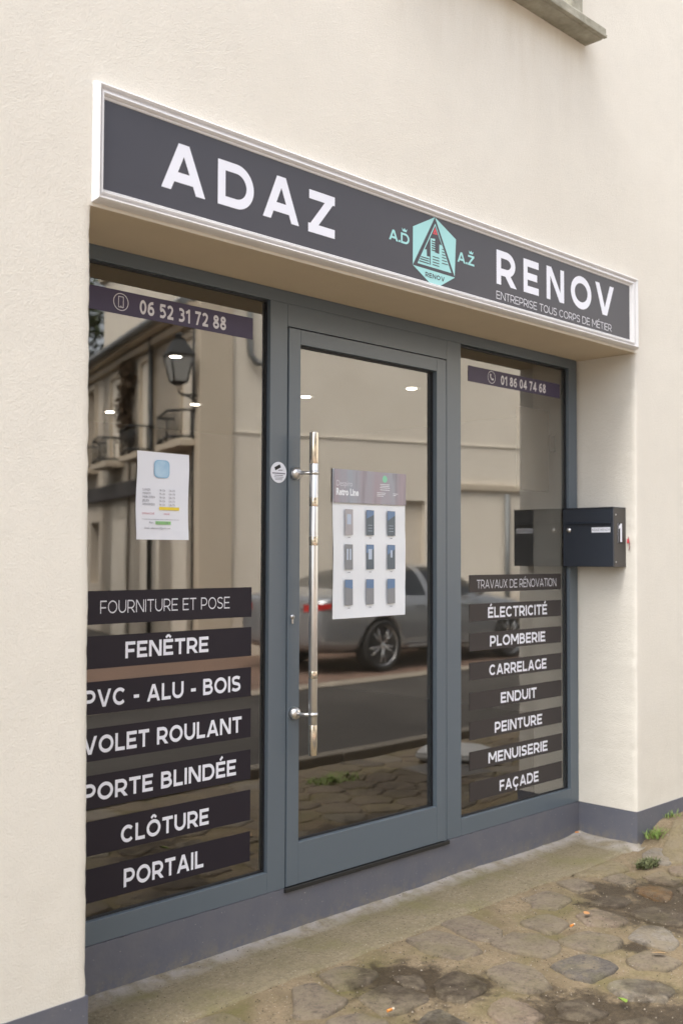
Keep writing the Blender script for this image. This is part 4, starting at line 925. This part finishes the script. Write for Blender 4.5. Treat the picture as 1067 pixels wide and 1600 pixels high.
def add(nm, L, m, par, d, n, bev=0): 
    V, F = TR(L, d, n, Vector((0, 0, 0))); return obj(nm, (V, F), m, par, bevel=bev)
add('wall', [(.0, -6, -.1, 3.0, 0, 6.9), (3.0, -6, 2.35, 3.85, 0, 6.9), (3.85, -6, -.1, 16, 0, 6.9)], 'tan', hA, dA, nA)
add('doorway', [(3.0, -.4, -.1, 3.85, -.30, 2.35)], 'shut', hA, dA, nA)
add('door_frame', [(3.002, -.29, -.1, 3.07, -.2, 2.348), (3.78, -.29, -.1, 3.848, -.2, 2.348), (3.07, -.29, 2.27, 3.78, -.2, 2.348)], 'iron', hA, dA, nA)
add('string_course', [(-.04, 0.002, 3.30, 16, .022, 3.34)], 'tan', hA, dA, nA, .01)
add('string_course', [(4.2, 0.002, 2.55, 16, .07, 2.66)], 'trimst', hA, dA, nA, .01)
add('base_course', [(0.0, .003, -.1, 2.98, .04, .75), (3.87, .003, -.1, 16, .04, .75)], 'tan2', hA, dA, nA, .01)
add('cornice', [(-.1, -6.1, 6.9, 16.1, .2, 7.1)], 'trimst', hA, dA, nA, .03)
add('corner_pilaster', [(-.12, -.3, -.1, .42, .07, 6.89)], 'trimst', hA, dA, nA, .015)
P = [CO*0+dA*t+nA*.12+Vector((0, 0, z)) for t, z in ((.66, 6.8), (.66, 4.75), (.68, 4.5), (.78, 4.38), (.95, 4.38), (1.0, 4.45), (1.0, 4.65))]
obj('drain_pipe', path_tube(P, .05, 10), 'zinc', hA)
obj('drain_pipe', path_tube([dA*5.45+nA*.12+Vector((0, 0, z)) for z in (2.5, 0)], .05, 10), 'zinc', hA)
add('small_window', [(5.75, -.12, 3.35, 6.2, -.06, 4.2)], 'shut', hA, dA, nA) if False else None
wf = add('window', [(5.85, .003, 3.45, 5.93, .06, 4.45), (6.30, .003, 3.45, 6.38, .06, 4.45), (5.93, .003, 4.37, 6.30, .06, 4.45), (5.93, .003, 3.45, 6.30, .06, 3.53)], 'trimst', hA, dA, nA)
obj('pane', TR([(5.93, .004, 3.53, 6.30, .02, 4.37)], dA, nA, Vector((0, 0, 0))), 'shut', wf)
# the low house with balconies down the side street
hB = thing('side_street_house', 'two storey cream house with iron balconies receding down the side street in the left pane', 'house', CO)
wins = [(.30, .72), (2.55, .68), (4.65, .62), (6.55, .6), (8.5, .6), (10.5, .6)]
L = []; prev = .0
ops = [(t, t+w_, 3.20, 4.82) for t, w_ in wins]
gops = [(.80, 1.50, -.1, 2.15), (2.2, 3.3, .6, 2.1), (4.3, 5.2, -.1, 2.1), (6.2, 6.9, .85, 2.1), (8.4, 9.3, -.1, 2.1)]
def facade(ops, z0, z1, t0, t1):
    L = []; c = t0
    for a, b, za, zb in ops:
        L.append((c, -.35, z0, a, 0, z1)); 
        if za > z0: L.append((a, -.35, z0, b, 0, za))
        L.append((a, -.35, zb, b, 0, z1)); c = b
    L.append((c, -.35, z0, t1, 0, z1)); return L
add('wall', facade(ops, 2.75, 5.15, .1, 22)+facade(gops, -.1, 2.749, .1, 22)+[(.1, -6, -.1, 22, -.36, 5.15)], 'tan2', hB, dB, nB)
add('ledge', [(.1, .002, 2.50, 22, .10, 2.78)], 'slate', hB, dB, nB, .01)
add('cornice', [(.1, .002, 5.0, 22, .12, 5.12), (.1, -.3, 5.152, 22, .28, 5.26)], 'trimst', hB, dB, nB, .01)
obj('gutter', path_tube([dB*t+nB*.34+Vector((0, 0, 5.26)) for t in (.0, 22)], .07, 8), 'zinc', hB)
z0r = 5.262
V = [tuple(dB*t+nB*q+Vector((0, 0, z))) for t in (.1, 22) for q, z in ((.25, z0r), (-3.1, 8.0), (-6.2, z0r))]
obj('roof', (V, [(0, 1, 4, 3), (1, 2, 5, 4), (0, 2, 1), (3, 4, 5), (0, 3, 5, 2)]), 'slate', hB)
for i, (a, b, za, zb) in enumerate(ops):
    f_ = add('window', [(a+.002, -.26, za, a+.06, -.2, zb), (b-.06, -.26, za, b-.002, -.2, zb), ((a+b)/2-.03, -.262, za, (a+b)/2+.03, -.2, zb), (a+.06, -.26, zb-.06, b-.06, -.2, zb-.002)], 'trimst', hB, dB, nB)
    obj('pane', TR([(a+.01, -.285, za, b-.01, -.265, zb)], dB, nB, Vector((0, 0, 0))), 'shut', f_)
    add('window_surround', [(a-.12, .002, za-.02, a-.002, .045, zb+.1), (b+.002, .002, za-.02, b+.12, .045, zb+.1), (a, .002, zb+.002, b, .045, zb+.1)], 'trimst', hB, dB, nB)
    bal = add('balcony', [(a-.22, .003, za-.12, b+.30, .36, za-.02)], 'trimst', hB, dB, nB, .01)
    bm = bmesh.new(); zz = [za+.02, za+.42]
    c0, c1 = a-.18, b+.26
    def bp(t, q, z): return dB*t+nB*q+Vector((0, 0, z))
    for z in zz: path_tube([bp(c0, .05, z), bp(c0, .33, z+.0), bp((c0+c1)/2, .36, z+.05), bp(c1, .33, z), bp(c1, .05, z)], .020, 6, bm)
    nb = 9
    for k in range(nb): t_ = c0+(c1-c0)*k/(nb-1); tube(bp(t_, .335, za), bp(t_, .335, za+.43), .011, n=6, bm=bm)
    for t_ in (c0, c1): tube(bp(t_, .18, za), bp(t_, .18, za+.43), .011, n=6, bm=bm)
    obj('railing', bm, 'iron', bal)
M_['gdoor'] = mat('green painted door', (.045, .075, .035), .6)
for i, (a, b, za, zb) in enumerate(gops):
    if i == 0: add('door', [(a+.002, -.2, za, b-.002, -.14, zb)], 'gdoor', hB, dB, nB)
    else: add('shop_opening', [(a+.002, -.3, za, b-.002, -.26, zb)], 'shut', hB, dB, nB)
for t_ in (.18, 2.42): obj('drain_pipe', path_tube([dB*t_+nB*.10+Vector((0, 0, z)) for z in (5.2, .0)], .045, 8), 'iron', hB)
# the house on the other side of the side street
hC = thing('corner_house', 'cream two storey house on the near corner of the side street', 'house', (-3.1, -11, 0))
cw = [(-6.2, -5.2), (-3.4, -2.4), (-.6, .4), (2.2, 3.2), (5.0, 6.0)]
def seg(z0, z1, za, zb):
    L = []; c = -8.5
    for a, b in cw: L += [(c, -.35, z0, a, 0, z1), (a, -.35, z0, b, 0, za), (a, -.35, zb, b, 0, z1)]; c = b
    return L+[(c, -.35, z0, 7.2, 0, z1)]
add('wall', seg(-.1, 2.899, .8, 2.3)+seg(2.9, 5.6, 3.4, 5.0)+[(-8.5, -6, -.1, 7.2, -.36, 5.6)], 'tan2', hC, Vector((1, 0, 0)), Vector((0, 1, 0)))
for a, b in cw:
    for za, zb in ((.8, 2.3), (3.4, 5.0)):
        wf = add('window', [(a+.002, -.2, za, a+.07, -.13, zb), (b-.07, -.2, za, b-.002, -.13, zb), ((a+b)/2-.03, -.2, za, (a+b)/2+.03, -.13, zb), (a-.06, .002, za-.1, b+.06, .08, za-.01)], 'trimst', hC, Vector((1, 0, 0)), Vector((0, 1, 0)))
        obj('pane', boxes([(a+.01, -.24, za, b-.01, -.22, zb)]), 'shut', wf)
        for s0, s1 in ((a-.52, a-.03), (b+.03, b+.52)): obj('shutter', boxes([(s0, .004, za, s1, .045, zb)]), 'zinc', wf)
obj('roof', ([(-8.8, .3, 5.602), (7.5, .3, 5.602), (7.5, -6.3, 5.602), (-8.8, -6.3, 5.602), (-8.8, -3, 8.0), (7.5, -3, 8.0)], [(0, 1, 5, 4), (2, 3, 4, 5), (1, 2, 5), (3, 0, 4), (0, 3, 2, 1)]), 'slate', hC)
# dry creeper hanging on the side street house
V, F = [], []
for i in range(1400):
    t_ = 3.95+rs.gauss(0, .16); z = rs.uniform(3.5, 4.95); t_ += .1*math.sin(z*5); p = dB*t_+nB*rs.uniform(.02, .22)+Vector((0, 0, z)); s_ = rs.uniform(.02, .05); k = len(V)
    a = Vector((rs.uniform(-1, 1), rs.uniform(-1, 1), rs.uniform(-1, 1))).normalized(); b = a.cross(Vector((.3, .2, 1))).normalized()
    V += [tuple(p+a*s_), tuple(p+b*s_), tuple(p-a*s_), tuple(p-b*s_)]; F.append((k, k+1, k+2, k+3))
cr = thing('creeper', 'dry brown creeper hanging between windows of the side street house', 'climbing plant', CO)
obj('foliage', (V, F), mat('dry creeper leaf', (.085, .055, .030), .8), cr); obj('stem', path_tube([dB*3.95+nB*.04+Vector((0, 0, z)) for z in (0, 1.5, 3, 4.6)], .02, 6), mat('creeper stem', (.08, .06, .04), .9), cr)
# wall lantern on the corner
o = CO+nB*.46+dA*.05+dB*.02; t = thing('wall_lantern', 'old black street lantern on an iron bracket at the house corner, in the left pane', 'street lantern', (o.x, o.y, 3.96), rz=rad(18))
def frust(zs, rs_, n=4, bm=None, a0=45, lx=0):
    bm = bm or bmesh.new(); R = [[bm.verts.new((r*math.cos(rad(a0+360*i/n)), r*math.sin(rad(a0+360*i/n)), z)) for i in range(n)] for z, r in zip(zs, rs_)]
    for a, b in zip(R, R[1:]):
        for k in range(n): bm.faces.new((a[k], a[(k+1) % n], b[(k+1) % n], b[k]))
    bm.faces.new(R[0][::-1]); bm.faces.new(R[-1]); return bm
obj('lamp_glass', frust((.06, .44), (.135, .235)), mat('frosted lantern glass', (.34, .34, .32), .35), t)
bm = frust((.44, .455, .47, .60, .68, .70), (.265, .275, .25, .16, .10, .115)); frust((.70, .73, .75, .80), (.06, .05, .085, .02), bm=bm); obj('cap', bm, 'iron', t)
bm = frust((0, .03, .058), (.05, .12, .15))
for i in range(4): a = rad(45+90*i); tube((.14*math.cos(a), .14*math.sin(a), .05), (.24*math.cos(a), .24*math.sin(a), .45), .014, n=6, bm=bm)
obj('cage', bm, 'iron', t)
obj('bulb_holder', frust((-.05, 0), (.05, .045), 12), 'trimst', t)
bm = path_tube([(0, 0, -.02), (0, 0, -.10), (.05, 0, -.13), (.46, 0, -.13)], .018, 8); path_tube([(.10, 0, -.14), (.22, 0, -.19), (.36, 0, -.30), (.45, 0, -.42)], .012, 6, bm); tube((.45, 0, .02), (.45, 0, -.45), .022, n=8, bm=bm)
obj('bracket', bm, 'iron', t)
# trees behind the low house
def tree(lb, x, y, h, r, n, seed):
    t = thing('tree', lb, 'tree', (x, y, RZ-.1), 'trees behind the low house'); q = random.Random(seed)
    obj('trunk', path_tube([(0, 0, 0), (.1, .05, h*.3), (0, .1, h*.55)], .24, 10), mat('bark', (.07, .055, .04), .9) if 'bark' not in M_ else 'bark', t)
    bm = bmesh.new()
    V, F = [], []; cl = [(q.gauss(0, r*.45), q.gauss(0, r*.45), h*.62+q.gauss(0, h*.15), q.uniform(.4, 1.1)) for _ in range(46)]
    for c in cl[:9]: path_tube([(0, .08, h*.45), (c[0]*.5, c[1]*.5, h*.5), c[:3]], .06, 6, bm)
    obj('limb', bm, 'bark' if 'bark' in M_ else mat('bark limb', (.07, .055, .04), .9), t)
    for i in range(n):
        c = q.choice(cl); p = Vector((c[0]+q.gauss(0, c[3]*.5), c[1]+q.gauss(0, c[3]*.5), c[2]+q.gauss(0, c[3]*.4))); s_ = q.uniform(.05, .12)
        a = Vector((q.uniform(-1, 1), q.uniform(-1, 1), q.uniform(-1, 1))).normalized(); b = a.cross(Vector((.3, .2, 1))).normalized(); k = len(V)
        V += [tuple(p+a*s_), tuple(p+b*s_*.6), tuple(p-a*s_), tuple(p-b*s_*.6)]; F.append((k, k+1, k+2, k+3))
    obj('crown', (V, F), 'leaf', t)
M_['leaf'] = mat('tree leaf', (.055, .085, .022), .7, var=(2, .6, (.09, .11, .035))); M_['bark'] = mat('bark', (.07, .055, .04), .9)
tree('leafy tree rising over the low slate roof at the top left of the left pane', 13.5, -24, 12.5, 3.4, 15000, 3)
tree('leafy tree standing behind the low house further down the side street', 10.5, -33, 13, 3.6, 12000, 4)

# ================================================================== parked car
M_['carp'] = mat('metallic dark grey car paint', (.31, .32, .335), .18, .45, coat=1.0); M_['carg'] = mat('tinted car glass', (.012, .015, .018), .05, spec=.8); M_['tyre'] = mat('tyre rubber', (.018, .018, .018), .8)
M_['alloy'] = mat('grey alloy', (.62, .62, .62), .3, .8); M_['tail'] = mat('red tail light', (.45, .012, .012), .15, coat=1)
car = thing('parked_car', 'dark grey saloon parked across the street, reflected in the door glass', 'car', (8.65, -6.98, RZ+.008))
# x forward from the rear axle; stations: x, half width, z underside, belt z, top z, half width at roof
ST = [(-1.06, .62, .45, .78, .84, .50), (-1.02, .80, .32, .93, 1.00, .62), (-.85, .88, .26, .99, 1.05, .60), (-.45, .91, .24, 1.00, 1.12, .56), (-.1, .92, .23, .99, 1.24, .56), (.35, .925, .22, .98, 1.36, .58), (.9, .925, .21, .965, 1.425, .60), (1.4, .925, .21, .955, 1.43, .61),
      (1.85, .925, .21, .95, 1.35, .60), (2.2, .92, .21, .945, 1.17, .60), (2.5, .92, .22, .93, 1.00, .64), (2.95, .91, .22, .88, .93, .66), (3.35, .88, .23, .80, .86, .62), (3.62, .78, .26, .68, .76, .55), (3.76, .60, .32, .58, .66, .45)]
def sec(s):
    x, hw, zb, be, tp, hr = s
    R_ = [(0, zb), (hw*.82, zb), (hw*.955, zb+.09), (hw*.985, (zb+be)*.45), (hw, (zb+be)*.56), (hw*.985, be-.06), (hw*.955, be), (hr+(hw-hr)*.55, be+(tp-be)*.45), (hr+.02, tp-(tp-be)*.12), (hr*.72, tp-.012), (hr*.35, tp), (0, tp+.004)]
    return R_
bm = bmesh.new(); rings = []
for s in ST:
    R_ = sec(s); full = [(y, z) for y, z in R_]+[(-y, z) for y, z in R_[-2:0:-1]]
    rings.append([bm.verts.new((s[0], y, z)) for y, z in full])
for a, b in zip(rings, rings[1:]):
    for k in range(len(a)): bm.faces.new((a[k], a[(k+1) % len(a)], b[(k+1) % len(a)], b[k]))
bm.faces.new(rings[0][::-1]); bm.faces.new(rings[-1]); bmesh.ops.recalc_face_normals(bm, faces=bm.faces)
tmp = obj('car_tmp', bm, 'carp'); s_ = tmp.modifiers.new('s', 'SUBSURF'); s_.levels = 2; s_.render_levels = 2
cut = bmesh.new()
for x in (0, 2.86):
    for sy in (1, -1): tube((x, sy*.66, .345), (x, sy*1.1, .345), .385, n=40, bm=cut)
cutter = obj('cut_tmp', cut, 'black'); bo = tmp.modifiers.new('b', 'BOOLEAN'); bo.object = cutter; bo.solver = 'EXACT'; bo.operation = 'DIFFERENCE'
bpy.context.view_layer.update(); me = bpy.data.meshes.new_from_object(tmp.evaluated_get(bpy.context.evaluated_depsgraph_get()))
bpy.data.objects.remove(tmp); bpy.data.objects.remove(cutter)
bm = bmesh.new(); bm.from_mesh(me); W_, S2, R2 = [], [], []
def belt(x):
    for a, b in zip(ST, ST[1:]):
        if a[0] <= x <= b[0]: t = (x-a[0])/(b[0]-a[0]); return [a[i]+(b[i]-a[i])*t for i in range(6)]
    return list(ST[0] if x < 0 else ST[-1])
groups = {'side_window': [], 'windscreen': [], 'rear_window': []}
for f in bm.faces:
    c = f.calc_center_median(); q = belt(c.x); f.normal_update(); nx_ = f.normal
    if q[4]-q[3] > .1 and c.z > q[3]+.035:
        if abs(nx_.y) > .45 and c.z < q[4]-.07 and -.35 < c.x < 2.15 and abs(c.x-.93) > .035: groups['side_window'].append(f)
        elif nx_.x > .25 and 1.75 < c.x < 2.5 and abs(c.y) < q[5]*.93: groups['windscreen'].append(f)
        elif nx_.x < -.15 and -.6 < c.x < .25 and abs(c.y) < q[5]*.93: groups['rear_window'].append(f)
for nm, fs in groups.items():
    V, F, mp = [], [], {}
    for f in fs:
        ff = []
        for v in f.verts:
            if v.index not in mp: mp[v.index] = len(V); V.append(tuple(v.co+v.normal*.004))
            ff.append(mp[v.index])
        F.append(tuple(ff))
    if F: obj(nm, (V, F), 'carg', car, smooth=True)
obj('body', bm, 'carp', car, smooth=True)
for sy in (1, -1):
    for x in (0, 2.86):
        wh = obj('wheel', lathe([(.20, 0), (.315, .0), (.340, .02), (.345, .06), (.345, .17), (.340, .21), (.31, .225), (.262, .222), (.258, .20)], (0, 0, 0), 'Z', 40), 'tyre', car)
        wh.location = (x, sy*.70, .345); wh.rotation_euler = (rad(-90*sy), 0, 0)
        obj('wheel_well', lathe([(.05, 0), (.25, .0), (.255, .10), (.05, .11)], (0, 0, .02), 'Z', 24), 'black', wh)
        rim = bmesh.new(); lathe([(.245, .17), (.262, .219), (.268, .222), (.268, .19)], (0, 0, 0), 'Z', 40, rim); lathe([(.001, .205), (.05, .20), (.06, .17)][::-1], (0, 0, 0), 'Z', 20, rim)
        for k in range(5):
            for da in (-9, 9): a = rad(90+72*k+da*.5); b_ = rad(90+72*k+da*1.25); tube((.04*math.cos(a), .04*math.sin(a), .19), (.252*math.cos(b_), .252*math.sin(b_), .196), .015, .013, n=6, bm=rim)
        obj('rim', rim, 'alloy', wh)
for sy in (1, -1):
    bm = bmesh.new(); V = []
    L = [(-1.045, .50), (-1.03, .66), (-.985, .80), (-.90, .868), (-.72, .897)]
    top, bot = [], []
    for i, (x, y) in enumerate(L): V += [(x-.012, sy*(y+.006), .80+.02*i), (x-.012, sy*(y+.006), .895+.008*i)]
    obj('tail_light', (V, [(2*i, 2*i+1, 2*i+3, 2*i+2) for i in range(4)]), 'tail', car)
    obj('door_handle', boxes([(.62, sy*.925-.012, .845, .82, sy*.925+.012, .870), (1.62, sy*.925-.012, .83, 1.82, sy*.925+.012, .855)]), 'carp', car, bevel=.006)
    obj('sill_trim', boxes([(.5, sy*.905-.012, .30, 2.35, sy*.905+.012, .325)]), 'alloy', car)
    obj('door_gap', path_tube([(.93, sy*.905, .34), (.93, sy*.929, .62), (.93, sy*.915, .95)], .004, 5), 'black', car)
    m_ = lathe([(.001, 0), (.06, .01), (.085, .05), (.075, .12), (.001, .14)], (1.92, sy*1.0, .96), 'Z', 14); obj('mirror', m_, 'carp', car)
obj('number_plate', boxes([(-1.075, -.26, .52, -1.062, .26, .63)]), 'paper', car)
obj('headlight', boxes([(3.55, .50, .62, 3.70, .72, .70)]), 'alloy', car, bevel=.02); obj('headlight', boxes([(3.55, -.72, .62, 3.70, -.50, .70)]), 'alloy', car, bevel=.02)
